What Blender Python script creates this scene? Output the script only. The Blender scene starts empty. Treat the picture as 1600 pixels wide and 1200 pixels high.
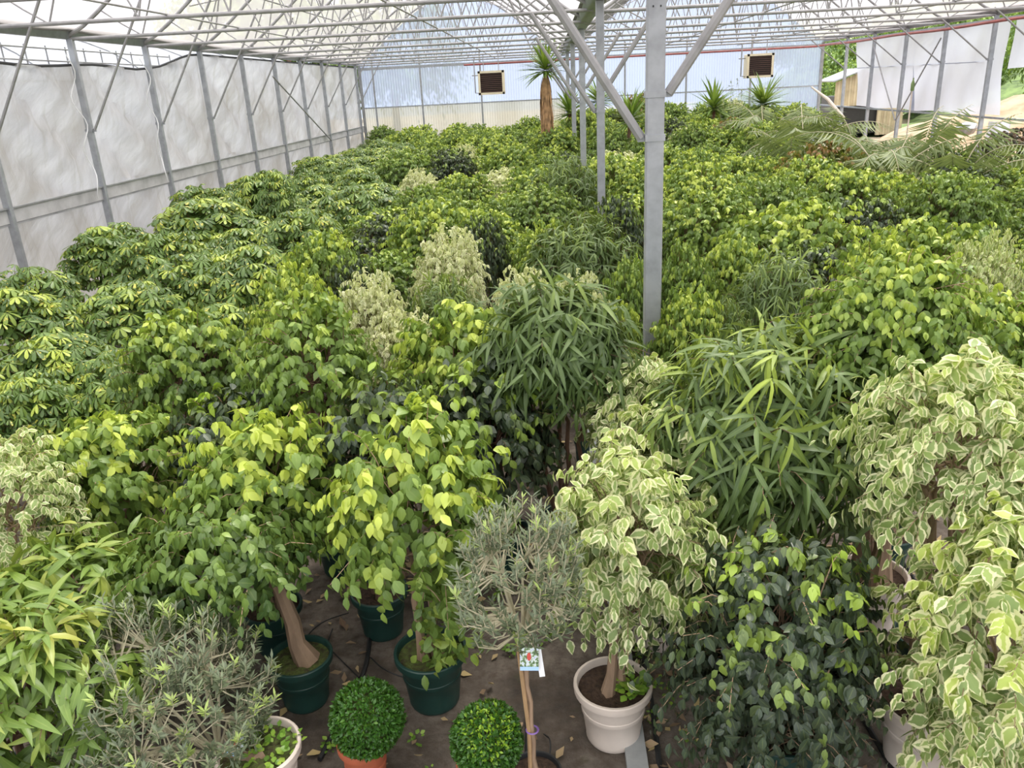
import bpy, math, random
import numpy as np
from mathutils import Vector, Matrix

S = bpy.context.scene
COL = S.collection
# ------------------------------------------------------------------ camera
FPX, PITCH, ROLL, YAW, CAMZ = 1250.0, 0.3563, -0.0512, 0.0581, 3.2
F = np.array([-math.sin(YAW) * math.cos(PITCH), math.cos(YAW) * math.cos(PITCH), -math.sin(PITCH)])
RT = np.array([math.cos(YAW), math.sin(YAW), 0.0])
UP = np.cross(RT, F)
RT, UP = math.cos(ROLL) * RT + math.sin(ROLL) * UP, -math.sin(ROLL) * RT + math.cos(ROLL) * UP
EYE = np.array([0.0, 0.0, CAMZ])
cam_d = bpy.data.cameras.new('camera')
cam = bpy.data.objects.new('camera', cam_d)
COL.objects.link(cam)
cam_d.sensor_width = 36.0
cam_d.lens = FPX / 1600 * 36.0
cam_d.clip_end = 400
cam.matrix_world = Matrix(((RT[0], UP[0], -F[0], EYE[0]), (RT[1], UP[1], -F[1], EYE[1]),
                           (RT[2], UP[2], -F[2], EYE[2]), (0, 0, 0, 1)))
S.camera = cam
# ------------------------------------------------------------------ world, sun, exposure
W = bpy.data.worlds.new('overcast_sky')
S.world = W
W.use_nodes = True
wn = W.node_tree.nodes
wl = W.node_tree.links
wn.clear()
wo = wn.new('ShaderNodeOutputWorld')
wb = wn.new('ShaderNodeBackground')
wt = wn.new('ShaderNodeTexCoord')
ws = wn.new('ShaderNodeSeparateXYZ')
wr = wn.new('ShaderNodeValToRGB')
wr.color_ramp.elements[0].position = 0.0
wr.color_ramp.elements[0].color = (0.62, 0.69, 0.80, 1)
wr.color_ramp.elements[1].position = 0.95
wr.color_ramp.elements[1].color = (2.7, 2.65, 2.55, 1)
for p_, c_ in ((0.18, (0.78, 0.83, 0.92)), (0.5, (1.75, 1.76, 1.78))):
    e_ = wr.color_ramp.elements.new(p_)
    e_.color = (*c_, 1)
wl.new(wt.outputs['Generated'], ws.inputs[0])
wl.new(ws.outputs['Z'], wr.inputs[0])
wl.new(wr.outputs[0], wb.inputs[0])
wb.inputs[1].default_value = 1.0
wl.new(wb.outputs[0], wo.inputs[0])
sun_d = bpy.data.lights.new('sun', 'SUN')
sun_d.energy = 3.6
sun_d.angle = math.radians(22)
sun_d.color = (1.0, 0.97, 0.90)
sun = bpy.data.objects.new('sun', sun_d)
COL.objects.link(sun)
sun.rotation_euler = (math.radians(-20), math.radians(12), 0)
S.view_settings.view_transform = 'Standard'
S.view_settings.look = 'None'
S.view_settings.gamma = 1.0
S.view_settings.use_curve_mapping = False
S.view_settings.exposure = 0.70
# ------------------------------------------------------------------ pixel helpers (1600x1200 photograph -> place)
def ray(px, py):
    d = F * FPX + RT * (px - 800) - UP * (py - 600)
    return d / np.linalg.norm(d)
def at_z(px, py, z=0.0):
    d = ray(px, py)
    return EYE + d * ((z - CAMZ) / d[2])
def at_y(px, py, Y):
    d = ray(px, py)
    return EYE + d * (Y / d[1])
def depth(p):
    return float((np.asarray(p, float) - EYE) @ F)
def pix(p):
    q = np.asarray(p, float) - EYE
    z = q @ F
    return 800 + FPX * (q @ RT) / z, 600 - FPX * (q @ UP) / z, z
# ------------------------------------------------------------------ materials
MATS = {}
def nodes_of(name):
    m = bpy.data.materials.new(name)
    m.use_nodes = True
    nt = m.node_tree
    nt.nodes.clear()
    out = nt.nodes.new('ShaderNodeOutputMaterial')
    MATS[name] = m
    return m, nt, out
def nd(nt, t, **k):
    n = nt.nodes.new(t)
    for a, b in k.items():
        setattr(n, a, b)
    return n
def mixc(nt, fac, a, b, mode='MIX'):
    n = nd(nt, 'ShaderNodeMix', data_type='RGBA', blend_type=mode)
    for sock, v in ((0, fac), (6, a), (7, b)):
        if isinstance(v, (int, float)):
            n.inputs[sock].default_value = v
        elif isinstance(v, tuple):
            n.inputs[sock].default_value = (*v[:3], 1)
        else:
            nt.links.new(v, n.inputs[sock])
    return n.outputs[2]
def mth(nt, op, a, b=0.0, c=0.0):
    n = nd(nt, 'ShaderNodeMath', operation=op)
    for i, v in enumerate((a, b, c)):
        if isinstance(v, (int, float)):
            n.inputs[i].default_value = v
        else:
            nt.links.new(v, n.inputs[i])
    return n.outputs[0]
def noise(nt, scale, detail=4, vec=None, rough=0.55, stretch=None):
    n = nd(nt, 'ShaderNodeTexNoise')
    n.inputs['Scale'].default_value = scale
    n.inputs['Detail'].default_value = detail
    n.inputs['Roughness'].default_value = rough
    if vec is None:
        tc = nd(nt, 'ShaderNodeTexCoord')
        vec = tc.outputs['Object']
    if stretch:
        mp = nd(nt, 'ShaderNodeMapping')
        mp.inputs['Scale'].default_value = stretch
        nt.links.new(vec, mp.inputs['Vector'])
        vec = mp.outputs[0]
    nt.links.new(vec, n.inputs['Vector'])
    return n.outputs['Fac']
def ramp(nt, fac, stops):
    r = nd(nt, 'ShaderNodeValToRGB')
    el = r.color_ramp.elements
    while len(el) < len(stops):
        el.new(0.5)
    for e, (p, c) in zip(el, stops):
        e.position = p
        e.color = (*c[:3], 1) if isinstance(c, tuple) else (c, c, c, 1)
    if fac is not None:
        nt.links.new(fac, r.inputs[0])
    return r.outputs[0]
def solid(name, c, rough=0.6, metal=0.0, var=0.15, scale=8.0, c2=None, bump=0.0, stretch=None):
    m, nt, out = nodes_of(name)
    b = nd(nt, 'ShaderNodeBsdfPrincipled')
    nf = noise(nt, scale, 5, stretch=stretch)
    c2 = c2 or tuple(x * (1 - 2.2 * var) for x in c)
    col = ramp(nt, nf, [(0.32, c2), (0.62, c)])
    nt.links.new(col, b.inputs['Base Color'])
    b.inputs['Roughness'].default_value = rough
    b.inputs['Metallic'].default_value = metal
    if bump:
        bm = nd(nt, 'ShaderNodeBump')
        bm.inputs['Strength'].default_value = bump
        bm.inputs['Distance'].default_value = 0.02
        nt.links.new(nf, bm.inputs['Height'])
        nt.links.new(bm.outputs[0], b.inputs['Normal'])
    nt.links.new(b.outputs[0], out.inputs[0])
    return m
def leafmat(name, old, mid, new, margin=None, edge=0.55, splash=None, rough=0.36, trans=0.24, rib=0.35, spec=0.5):
    """tint 0..1 = old to freshly grown leaf; leaf = (along, across, random)"""
    m, nt, out = nodes_of(name)
    ta = nd(nt, 'ShaderNodeAttribute', attribute_name='tint')
    la = nd(nt, 'ShaderNodeAttribute', attribute_name='leaf')
    sp = nd(nt, 'ShaderNodeSeparateXYZ')
    nt.links.new(la.outputs['Vector'], sp.inputs[0])
    col = ramp(nt, ta.outputs['Fac'], [(0.0, old), (0.5, mid), (1.0, new)])
    av = mth(nt, 'ABSOLUTE', sp.outputs['Y'])
    if margin:
        nz = noise(nt, 38.0, 2)
        e = mth(nt, 'ADD', av, mth(nt, 'MULTIPLY', mth(nt, 'SUBTRACT', nz, 0.5), 1.1))
        e = mth(nt, 'ADD', e, mth(nt, 'MULTIPLY', mth(nt, 'POWER', sp.outputs['X'], 6.0), 0.4))
        e = mth(nt, 'ADD', e, mth(nt, 'MULTIPLY', mth(nt, 'SUBTRACT', sp.outputs['Z'], 0.5), 0.35))
        f = ramp(nt, e, [(edge - 0.06, 0.0), (edge + 0.06, 1.0)])
        mcol = mixc(nt, sp.outputs['Z'], margin, tuple(x * 0.92 for x in margin))
        mcol = mixc(nt, mth(nt, 'MULTIPLY', ta.outputs['Fac'], 0.5), mcol, (0.62, 0.68, 0.16))
        col = mixc(nt, f, col, mcol)
    if splash:
        nz = noise(nt, 22.0, 2)
        f = mth(nt, 'ADD', nz, mth(nt, 'MULTIPLY', mth(nt, 'SUBTRACT', sp.outputs['Z'], 0.5), 0.55))
        f = ramp(nt, f, [(0.79, 0.0), (0.84, 1.0)])
        col = mixc(nt, f, col, splash)
    if rib:
        f = ramp(nt, av, [(0.02, rib), (0.14, 0.0)])
        col = mixc(nt, f, col, mixc(nt, 0.5, col, (0.45, 0.55, 0.16)))
    b = nd(nt, 'ShaderNodeBsdfPrincipled')
    nt.links.new(col, b.inputs['Base Color'])
    b.inputs['Roughness'].default_value = rough
    b.inputs['Specular IOR Level'].default_value = spec
    t = nd(nt, 'ShaderNodeBsdfTranslucent')
    nt.links.new(mixc(nt, 0.35, col, (0.45, 0.55, 0.04), 'MIX'), t.inputs[0])
    mx = nd(nt, 'ShaderNodeMixShader')
    mx.inputs[0].default_value = trans
    nt.links.new(b.outputs[0], mx.inputs[1])
    nt.links.new(t.outputs[0], mx.inputs[2])
    nt.links.new(mx.outputs[0], out.inputs[0])
    return m
def filmmat(name, c, clear=0.45, stain=None, sscale=0.6, samt=0.5, stretch=None, tcol=(0.97, 0.97, 0.98), crease=0.0):
    """milky plastic film: part clear, part light-scattering"""
    m, nt, out = nodes_of(name)
    col = None
    nf = noise(nt, sscale, 6, stretch=stretch)
    col = ramp(nt, nf, [(0.40, c), (0.75, stain or tuple(x * 0.9 for x in c))])
    tl = nd(nt, 'ShaderNodeBsdfTranslucent')
    df = nd(nt, 'ShaderNodeBsdfDiffuse')
    if crease:                                          # fold light and shade painted in as slanting streaks; upright stains, wrinkle bump
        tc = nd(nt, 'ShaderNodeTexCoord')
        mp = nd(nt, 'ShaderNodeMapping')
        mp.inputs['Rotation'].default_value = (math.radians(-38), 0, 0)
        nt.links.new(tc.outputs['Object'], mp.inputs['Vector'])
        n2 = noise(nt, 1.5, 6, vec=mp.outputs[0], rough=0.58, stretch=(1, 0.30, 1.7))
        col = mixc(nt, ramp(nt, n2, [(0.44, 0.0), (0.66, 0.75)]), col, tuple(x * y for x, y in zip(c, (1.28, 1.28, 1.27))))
        col = mixc(nt, ramp(nt, n2, [(0.30, 0.55), (0.44, 0.0)]), col, stain)  # shaded sides of the folds, painted in the stain tint
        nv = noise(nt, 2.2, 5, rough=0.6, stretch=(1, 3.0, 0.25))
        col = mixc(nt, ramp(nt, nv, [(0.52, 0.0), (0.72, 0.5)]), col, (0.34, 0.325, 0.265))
        bp = nd(nt, 'ShaderNodeBump')
        bp.inputs['Strength'].default_value = crease
        bp.inputs['Distance'].default_value = 0.10
        nt.links.new(n2, bp.inputs['Height'])
        nt.links.new(bp.outputs[0], tl.inputs['Normal'])
        nt.links.new(bp.outputs[0], df.inputs['Normal'])
    nt.links.new(col, tl.inputs[0])
    nt.links.new(col, df.inputs[0])
    m1 = nd(nt, 'ShaderNodeMixShader')
    m1.inputs[0].default_value = 0.35
    nt.links.new(tl.outputs[0], m1.inputs[1])
    nt.links.new(df.outputs[0], m1.inputs[2])
    tr = nd(nt, 'ShaderNodeBsdfTransparent')
    tr.inputs[0].default_value = (*tcol, 1)
    m2 = nd(nt, 'ShaderNodeMixShader')
    m2.inputs[0].default_value = clear
    nt.links.new(m1.outputs[0], m2.inputs[1])
    nt.links.new(tr.outputs[0], m2.inputs[2])
    nt.links.new(m2.outputs[0], out.inputs[0])
    return m

M_STEEL = solid('galvanised_steel', (0.41, 0.43, 0.46), 0.5, 0.4, 0.10, 9.0)
M_STEEL2 = solid('dull_grey_steel', (0.36, 0.37, 0.38), 0.6, 0.3, 0.12, 5.0)
M_TUBE = solid('weathered_tube', (0.36, 0.36, 0.37), 0.55, 0.2, 0.12, 6.0)
M_BAND = solid('milky_grey_band', (0.56, 0.56, 0.57), 0.7, 0, 0.14, 3.0)
M_RED = solid('red_pipe_paint', (0.36, 0.10, 0.09), 0.5, 0, 0.15, 5)
M_BLACK = solid('black_plastic', (0.018, 0.019, 0.02), 0.5, 0, 0.1)
M_GREENPOT = solid('dark_green_pot', (0.016, 0.058, 0.047), 0.42, 0, 0.12, 6)
M_WHITEPOT = solid('beige_pot', (0.72, 0.63, 0.55), 0.5, 0, 0.06, 5)
M_TERRA = solid('terracotta', (0.42, 0.11, 0.05), 0.7, 0, 0.12, 8)
M_SOIL = solid('potting_soil', (0.075, 0.045, 0.028), 0.95, 0, 0.3, 40, bump=0.8)
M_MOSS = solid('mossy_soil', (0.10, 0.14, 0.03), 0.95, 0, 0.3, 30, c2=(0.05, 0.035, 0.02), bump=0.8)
M_BARK = solid('fig_bark', (0.38, 0.26, 0.17), 0.8, 0, 0.16, 14, bump=0.3, stretch=(1, 1, 0.25))
M_BARKD = solid('brown_bark', (0.20, 0.115, 0.075), 0.85, 0, 0.18, 14, bump=0.3, stretch=(1, 1, 0.25))
M_OLIVEB = solid('olive_twig', (0.56, 0.52, 0.36), 0.8, 0, 0.12, 14)
M_STAKE = solid('cane_stake', (0.42, 0.27, 0.14), 0.7, 0, 0.12, 12)
M_CREAM = solid('cream_enamel', (0.78, 0.70, 0.52), 0.45, 0, 0.05, 4)
M_LOUVRE = solid('brown_louvre', (0.10, 0.06, 0.05), 0.5, 0, 0.1, 4)
M_WHITE = solid('white_card', (0.85, 0.86, 0.88), 0.5, 0, 0.02)
M_DRY = solid('dry_frond', (0.50, 0.30, 0.15), 0.8, 0, 0.25, 6)
M_PALEROOF = solid('pale_shed_roof', (0.40, 0.42, 0.47), 0.6, 0, 0.08, 2.0)
M_TAN = solid('tan_corrugated', (0.50, 0.42, 0.28), 0.7, 0, 0.12, 2.0)
M_RUBBLE = solid('rubble_earth', (0.36, 0.25, 0.17), 0.95, 0, 0.22, 1.6, c2=(0.24, 0.14, 0.08), bump=0.6)
M_HILL = solid('hill_growth', (0.12, 0.18, 0.05), 0.95, 0, 0.3, 1.6, c2=(0.025, 0.05, 0.012), bump=1.0)
M_YARD = solid('yard_earth', (0.40, 0.33, 0.24), 0.95, 0, 0.25, 0.5)
M_CURB = solid('pale_steel_strip', (0.40, 0.42, 0.42), 0.55, 0.2, 0.12, 6)
M_FILM = filmmat('roof_film', (0.52, 0.49, 0.495), 0.40, (0.45, 0.42, 0.42), 0.35, tcol=(0.97, 0.93, 0.93))
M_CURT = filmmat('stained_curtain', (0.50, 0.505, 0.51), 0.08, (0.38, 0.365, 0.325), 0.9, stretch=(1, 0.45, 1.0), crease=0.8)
M_CURTW = filmmat('white_curtain', (0.55, 0.58, 0.67), 0.08, (0.50, 0.52, 0.57), 0.8)
M_POLY = filmmat('corrugated_sheet', (0.46, 0.53, 0.70), 0.30, (0.40, 0.44, 0.54), 0.35, stretch=(1, 1, 0.15), tcol=(0.80, 0.86, 0.98))
M_POLYC = filmmat('yellowed_sheet', (0.42, 0.43, 0.41), 0.14, (0.31, 0.31, 0.265), 0.7, stretch=(1, 1, 0.15), tcol=(0.95, 0.95, 0.9))

L_FIG = leafmat('fig_leaf', (0.056, 0.112, 0.032), (0.215, 0.335, 0.068), (0.55, 0.66, 0.11))
L_DARK = leafmat('dark_fig_leaf', (0.026, 0.038, 0.028), (0.060, 0.092, 0.052), (0.36, 0.52, 0.06), rough=0.36, trans=0.12)
L_VAR = leafmat('variegated_leaf', (0.20, 0.30, 0.10), (0.33, 0.45, 0.15), (0.48, 0.60, 0.13), margin=(0.92, 0.91, 0.62), edge=0.60, trans=0.32, rib=0.2)
L_PALE = leafmat('pale_variegated_leaf', (0.22, 0.31, 0.11), (0.34, 0.43, 0.16), (0.50, 0.58, 0.18), margin=(0.94, 0.92, 0.70), edge=0.34, trans=0.34, rib=0.0)
L_ALII = leafmat('narrow_fig_leaf', (0.060, 0.105, 0.040), (0.125, 0.200, 0.062), (0.40, 0.52, 0.08), rough=0.42, rib=0.5)
L_LONG = leafmat('long_fig_leaf', (0.080, 0.150, 0.035), (0.180, 0.290, 0.055), (0.46, 0.48, 0.10), rough=0.36, rib=0.5)
L_SCH = leafmat('umbrella_leaf', (0.048, 0.105, 0.032), (0.160, 0.270, 0.058), (0.46, 0.57, 0.09), splash=(0.62, 0.56, 0.10), rib=0.3)
L_OLIVE = leafmat('olive_leaf', (0.10, 0.135, 0.085), (0.17, 0.21, 0.125), (0.33, 0.44, 0.12), rough=0.5, trans=0.12, rib=0.3)
L_BOX = leafmat('box_leaf', (0.022, 0.075, 0.014), (0.060, 0.175, 0.022), (0.32, 0.52, 0.04), rib=0.0)
L_YUC = leafmat('yucca_leaf', (0.06, 0.13, 0.03), (0.15, 0.26, 0.05), (0.38, 0.48, 0.10), rough=0.45, rib=0.2)
L_PALM = leafmat('palm_leaf', (0.085, 0.130, 0.050), (0.19, 0.25, 0.10), (0.40, 0.44, 0.20), rough=0.45, rib=0.2)
L_RED = leafmat('purple_leaf', (0.020, 0.028, 0.016), (0.05, 0.045, 0.025), (0.16, 0.09, 0.05), rib=0.0, trans=0.15)
L_BRONZ = leafmat('bronze_leaf', (0.06, 0.09, 0.02), (0.16, 0.20, 0.04), (0.36, 0.20, 0.08))
L_WEED = leafmat('weed_leaf', (0.10, 0.22, 0.03), (0.20, 0.38, 0.05), (0.40, 0.58, 0.08))
L_FALL = leafmat('fallen_leaf', (0.15, 0.09, 0.055), (0.34, 0.24, 0.15), (0.52, 0.40, 0.18), trans=0.05, rough=0.8)
L_SHRUB = leafmat('hill_shrub_leaf', (0.04, 0.09, 0.02), (0.12, 0.22, 0.04), (0.30, 0.42, 0.08))
# ------------------------------------------------------------------ mesh helpers
class MB:
    def __init__(self):
        self.v = []
        self.f = []
    def add(self, vs, fs):
        o = len(self.v)
        self.v += [tuple(map(float, p)) for p in vs]
        self.f += [tuple(i + o for i in f) for f in fs]
        return self
    def box(self, c, s, rot=None):
        c = np.array(c, float)
        h = np.array(s, float) / 2
        P = np.array([[x, y, z] for x in (-1, 1) for y in (-1, 1) for z in (-1, 1)]) * h
        if rot is not None:
            P = P @ np.array(rot).T
        return self.add(P + c, [(0, 1, 3, 2), (4, 6, 7, 5), (0, 4, 5, 1), (2, 3, 7, 6), (0, 2, 6, 4), (1, 5, 7, 3)])
    def tube(self, path, r, n=6, cap=True):
        P = np.array(path, float)
        m = len(P)
        r = np.full(m, r) if np.isscalar(r) else np.array(r, float)
        T = np.gradient(P, axis=0)
        T /= np.linalg.norm(T, axis=1)[:, None] + 1e-9
        ref = np.array([0.31, 0.95, 0.05]) if abs(T[0] @ np.array([0.31, 0.95, 0.05])) < 0.9 else np.array([1.0, 0, 0.1])
        vs = []
        A = np.cross(T[0], ref)
        for i in range(m):
            A = A - T[i] * (A @ T[i])
            A /= np.linalg.norm(A) + 1e-9
            B = np.cross(T[i], A)
            for k in range(n):
                a = 2 * math.pi * k / n
                vs.append(P[i] + r[i] * (math.cos(a) * A + math.sin(a) * B))
        fs = []
        for i in range(m - 1):
            for k in range(n):
                k2 = (k + 1) % n
                fs.append((i * n + k, i * n + k2, (i + 1) * n + k2, (i + 1) * n + k))
        if cap:
            fs.append(tuple(range(n - 1, -1, -1)))
            fs.append(tuple((m - 1) * n + k for k in range(n)))
        return self.add(vs, fs)
    def lathe(self, prof, n=32, c=(0, 0, 0)):
        vs = []
        for r, z in prof:
            for k in range(n):
                a = 2 * math.pi * k / n
                vs.append((c[0] + r * math.cos(a), c[1] + r * math.sin(a), c[2] + z))
        fs = []
        for i in range(len(prof) - 1):
            for k in range(n):
                k2 = (k + 1) % n
                fs.append((i * n + k, i * n + k2, (i + 1) * n + k2, (i + 1) * n + k))
        return self.add(vs, fs)
    def grid(self, P):
        """P: (a, b, 3) array of points"""
        a, b = P.shape[:2]
        return self.add(P.reshape(-1, 3), [(i * b + j, (i + 1) * b + j, (i + 1) * b + j + 1, i * b + j + 1)
                                            for i in range(a - 1) for j in range(b - 1)])
    def mesh(self, name, mat, smooth=True):
        me = bpy.data.meshes.new(name)
        me.from_pydata(self.v, [], self.f)
        me.materials.append(mat)
        if smooth:
            me.polygons.foreach_set('use_smooth', [True] * len(me.polygons))
            me.set_sharp_from_angle(angle=math.radians(38))
        me.update()
        return me
    def build(self, name, mat, parent=None, smooth=True):
        return link(name, self.mesh(name, mat, smooth), parent)
def link(name, data, parent=None):
    o = bpy.data.objects.new(name, data)
    COL.objects.link(o)
    if parent is not None:
        o.parent = parent
    return o
def tag(o, label=None, cat=None, group=None, kind=None):
    if label: o['label'] = label
    if cat: o['category'] = cat
    if group: o['group'] = group
    if kind: o['kind'] = kind
    return o
def thing(name, label, cat, loc=(0, 0, 0), rz=0.0, group=None):
    o = link(name, None)
    o.location = tuple(map(float, loc))
    o.rotation_euler = (0, 0, rz)
    o.empty_display_size = 0.1
    return tag(o, label, cat, group)
def dup(root, loc, rz, label, scale=1.0, group=None):
    c = root.copy()
    COL.objects.link(c)
    c.location = tuple(map(float, loc))
    c.rotation_euler = (0, 0, rz)
    c.scale = (scale,) * 3 if np.isscalar(scale) else scale
    c['label'] = label
    if group: c['group'] = group
    for ch in list(root.children):
        d = ch.copy()
        COL.objects.link(d)
        d.parent = c
        for g in list(ch.children):
            e = g.copy()
            COL.objects.link(e)
            e.parent = d
    return c
ORD = ('first second third fourth fifth sixth seventh eighth ninth tenth eleventh twelfth thirteenth fourteenth fifteenth sixteenth '
       'seventeenth eighteenth nineteenth twentieth').split()
ORD += ['twenty-' + o for o in ORD[:9]] + ['thirtieth']
# ------------------------------------------------------------------ leaves
def unit(a):
    return a / (np.linalg.norm(a, axis=-1, keepdims=True) + 1e-9)
def template(prof, fold=0.25, bend=0.25):
    """prof: list of (t, half width) along a leaf of length 1; three points across"""
    V, UV = [], []
    for t, w in prof:
        z = -bend * t * t
        V += [(t, -w, z + fold * w), (t, 0, z), (t, w, z + fold * w)]
        UV += [(t, -1), (t, 0), (t, 1)]
    Fq = []
    for i in range(len(prof) - 1):
        a = i * 3
        Fq += [(a, a + 3, a + 4, a + 1), (a + 1, a + 4, a + 5, a + 2)]
    return np.array(V), np.array(Fq), np.array(UV)
T_FIG = template([(0, 0.03), (0.22, 0.215), (0.52, 0.27), (0.80, 0.14), (1.0, 0.008)], 0.22, 0.28)
T_LOW = template([(0, 0.04), (0.42, 0.27), (1.0, 0.01)], 0.22, 0.25)
T_NAR = template([(0, 0.012), (0.14, 0.042), (0.38, 0.060), (0.66, 0.050), (0.86, 0.026), (1.0, 0.004)], 0.30, 0.42)
T_LONG = template([(0, 0.02), (0.18, 0.100), (0.45, 0.130), (0.72, 0.090), (1.0, 0.006)], 0.28, 0.30)
T_SCH = template([(0, 0.02), (0.35, 0.12), (0.72, 0.18), (0.92, 0.13), (1.0, 0.03)], 0.2, 0.22)
T_OLV = template([(0, 0.02), (0.5, 0.12), (1.0, 0.01)], 0.15, 0.08)
T_BOX = template([(0, 0.12), (0.5, 0.30), (1.0, 0.06)], 0.2, 0.15)
T_SWORD = template([(0, 0.040), (0.3, 0.050), (0.65, 0.038), (1.0, 0.003)], 0.25, 0.20)
T_LFT = template([(0, 0.025), (0.4, 0.048), (1.0, 0.005)], 0.30, 0.35)
class Leaves:
    def __init__(self, tpl):
        self.tpl = tpl
        self.P, self.D, self.N, self.L, self.T, self.B = [], [], [], [], [], []
    def add(self, P, D, N, L, T, B=1.0):
        P = np.atleast_2d(P)
        n = len(P)
        for a, v in ((self.P, P), (self.D, np.broadcast_to(D, (n, 3))), (self.N, np.broadcast_to(N, (n, 3)))):
            a.append(np.array(v, float))
        for a, v in ((self.L, L), (self.T, T), (self.B, B)):
            a.append(np.broadcast_to(np.asarray(v, float), (n,)).copy())
    def mesh(self, name, mat, seed=1, width=1.0):
        V, Fq, UV = self.tpl
        P = np.concatenate(self.P); D = unit(np.concatenate(self.D)); N = np.concatenate(self.N)
        L = np.concatenate(self.L); T = np.concatenate(self.T); B = np.concatenate(self.B)
        n, k = len(P), len(V)
        rs = np.random.RandomState(seed)
        Sd = unit(np.cross(N, D))
        N = np.cross(D, Sd)
        x = V[None, :, 0] * L[:, None]
        y = V[None, :, 1] * L[:, None] * width * (0.88 + 0.24 * rs.rand(n))[:, None]
        z = (V[None, :, 2] + V[None, :, 0] ** 2 * 0.28 * (1 - B[:, None])) * L[:, None]
        X = P[:, None] + x[..., None] * D[:, None] + y[..., None] * Sd[:, None] + z[..., None] * N[:, None]
        verts = X.reshape(-1, 3)
        faces = (Fq[None] + (np.arange(n) * k)[:, None, None]).reshape(-1, 4)
        me = bpy.data.meshes.new(name)
        nf = len(faces)
        me.vertices.add(len(verts)); me.loops.add(nf * 4); me.polygons.add(nf)
        me.vertices.foreach_set('co', verts.astype(np.float32).ravel())
        me.loops.foreach_set('vertex_index', faces.astype(np.int32).ravel())
        me.polygons.foreach_set('loop_start', np.arange(0, nf * 4, 4, dtype=np.int32))
        me.polygons.foreach_set('use_smooth', np.ones(nf, dtype=bool))
        me.update(calc_edges=True)
        at = me.attributes.new('tint', 'FLOAT', 'POINT')
        at.data.foreach_set('value', np.repeat(np.clip(T, 0, 1), k).astype(np.float32))
        la = me.attributes.new('leaf', 'FLOAT_VECTOR', 'POINT')
        rnd = rs.rand(n)
        lv = np.concatenate([np.broadcast_to(UV, (n, k, 2)), np.broadcast_to(rnd[:, None, None], (n, k, 1))], 2)
        la.data.foreach_set('vector', lv.astype(np.float32).ravel())
        me.materials.append(mat)
        return me
def lumps(rs, n, amp, zlow=-0.3):
    """a direction -> radius multiplier with n soft bulges, so that no crown is a plain ellipsoid"""
    c = unit(rs.randn(n, 3))
    a = rs.uniform(-amp, amp * 1.1, n)
    return lambda u: 1 + (np.exp(6.0 * (u @ c.T - 1)) * a).sum(-1)
DOWN = np.array([0, 0, -1.0]); UPV = np.array([0, 0, 1.0])
def shoots(rs, n, C, rx, rz, zmin=-0.75, inner=0.35, lump=None, zpow=0.8):
    """start points on and inside a lumpy ellipsoid and the outward direction at each"""
    z = zmin + (1 - zmin) * rs.rand(n) ** zpow
    a = rs.rand(n) * 2 * math.pi
    s = np.sqrt(np.clip(1 - z * z, 0, 1))
    u = np.stack([s * np.cos(a), s * np.sin(a), z], 1)
    r = 1 - inner * rs.rand(n) ** 1.3
    if lump is not None:
        r = r * lump(u)
    P = np.array(C) + u * np.array([rx, rx, rz]) * r[:, None]
    return P, u, r
def fig_foliage(name, seed, C, rx, rz, n, mat, leaf=0.085, per=11, vigor=0.6, slen=0.24, tpl=T_FIG, droop=0.7, zmin=-0.75, fresh=1.0, twig=None, base=0.15, amp=0.28, hang=1.35, curl=(0.2, 1.7)):
    rs = np.random.RandomState(seed)
    lump = lumps(rs, 9, amp)
    P0, u, r = shoots(rs, n, C, rx * 0.86, rz * 0.86, zmin, 0.5, lump)
    g = unit(u * 0.9 + UPV * 0.45 + rs.randn(n, 3) * 0.35)
    Ls = slen * rs.uniform(0.6, 1.3, n)
    new = rs.rand(n)                                     # how freshly this shoot grows
    lv = Leaves(tpl)
    for j in range(per):
        t = (j + 0.5 + 0.5 * rs.rand(n)) / per
        P = P0 + g * (Ls * t)[:, None] + DOWN * (Ls * 0.75 * droop * t * t)[:, None]
        tan = unit(g + DOWN * (1.5 * droop * t)[:, None])
        side = unit(np.cross(tan, UPV) + rs.randn(n, 3) * 0.3) * (1 if j % 2 else -1)
        D = unit(tan * 0.5 + side * 0.5 + DOWN * droop * hang + rs.randn(n, 3) * 0.34)
        N = unit(u * 0.75 + UPV * 0.55 + rs.randn(n, 3) * 0.40)
        L = leaf * rs.uniform(0.72, 1.18, n) * (1 - 0.25 * t * t)
        up = np.clip(0.55 + 0.55 * u[:, 2], 0, 1)
        T = base + 0.22 * np.clip(u[:, 2], 0, 1) + 0.26 * rs.rand(n) + vigor * fresh * up * (new > 0.42) * np.clip(t * 1.35 - 0.15, 0, 1) * (0.55 + 0.6 * new) * (r > 0.62)
        lv.add(P, D, N, L, T, rs.uniform(*curl, n))
    if twig is not None:
        for i in range(0, n, 3):
            ts = np.linspace(-0.6, 0.9, 4)
            twig.tube([P0[i] + g[i] * Ls[i] * t + DOWN * Ls[i] * 0.75 * droop * t * t for t in ts], [0.004, 0.003, 0.0025, 0.0015], 3, False)
    return lv.mesh(name, mat, seed, 1.14 if tpl is T_FIG else 1.25 if tpl is T_NAR else 1.0)
def stem_path(rs, p0, p1, wob=0.03, m=7):
    p0, p1 = np.array(p0, float), np.array(p1, float)
    t = np.linspace(0, 1, m)[:, None]
    w = rs.randn(m, 3) * wob
    w[0] = 0; w[-1] = 0
    return p0 + (p1 - p0) * t + w * np.array([1, 1, 0.3])
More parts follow.
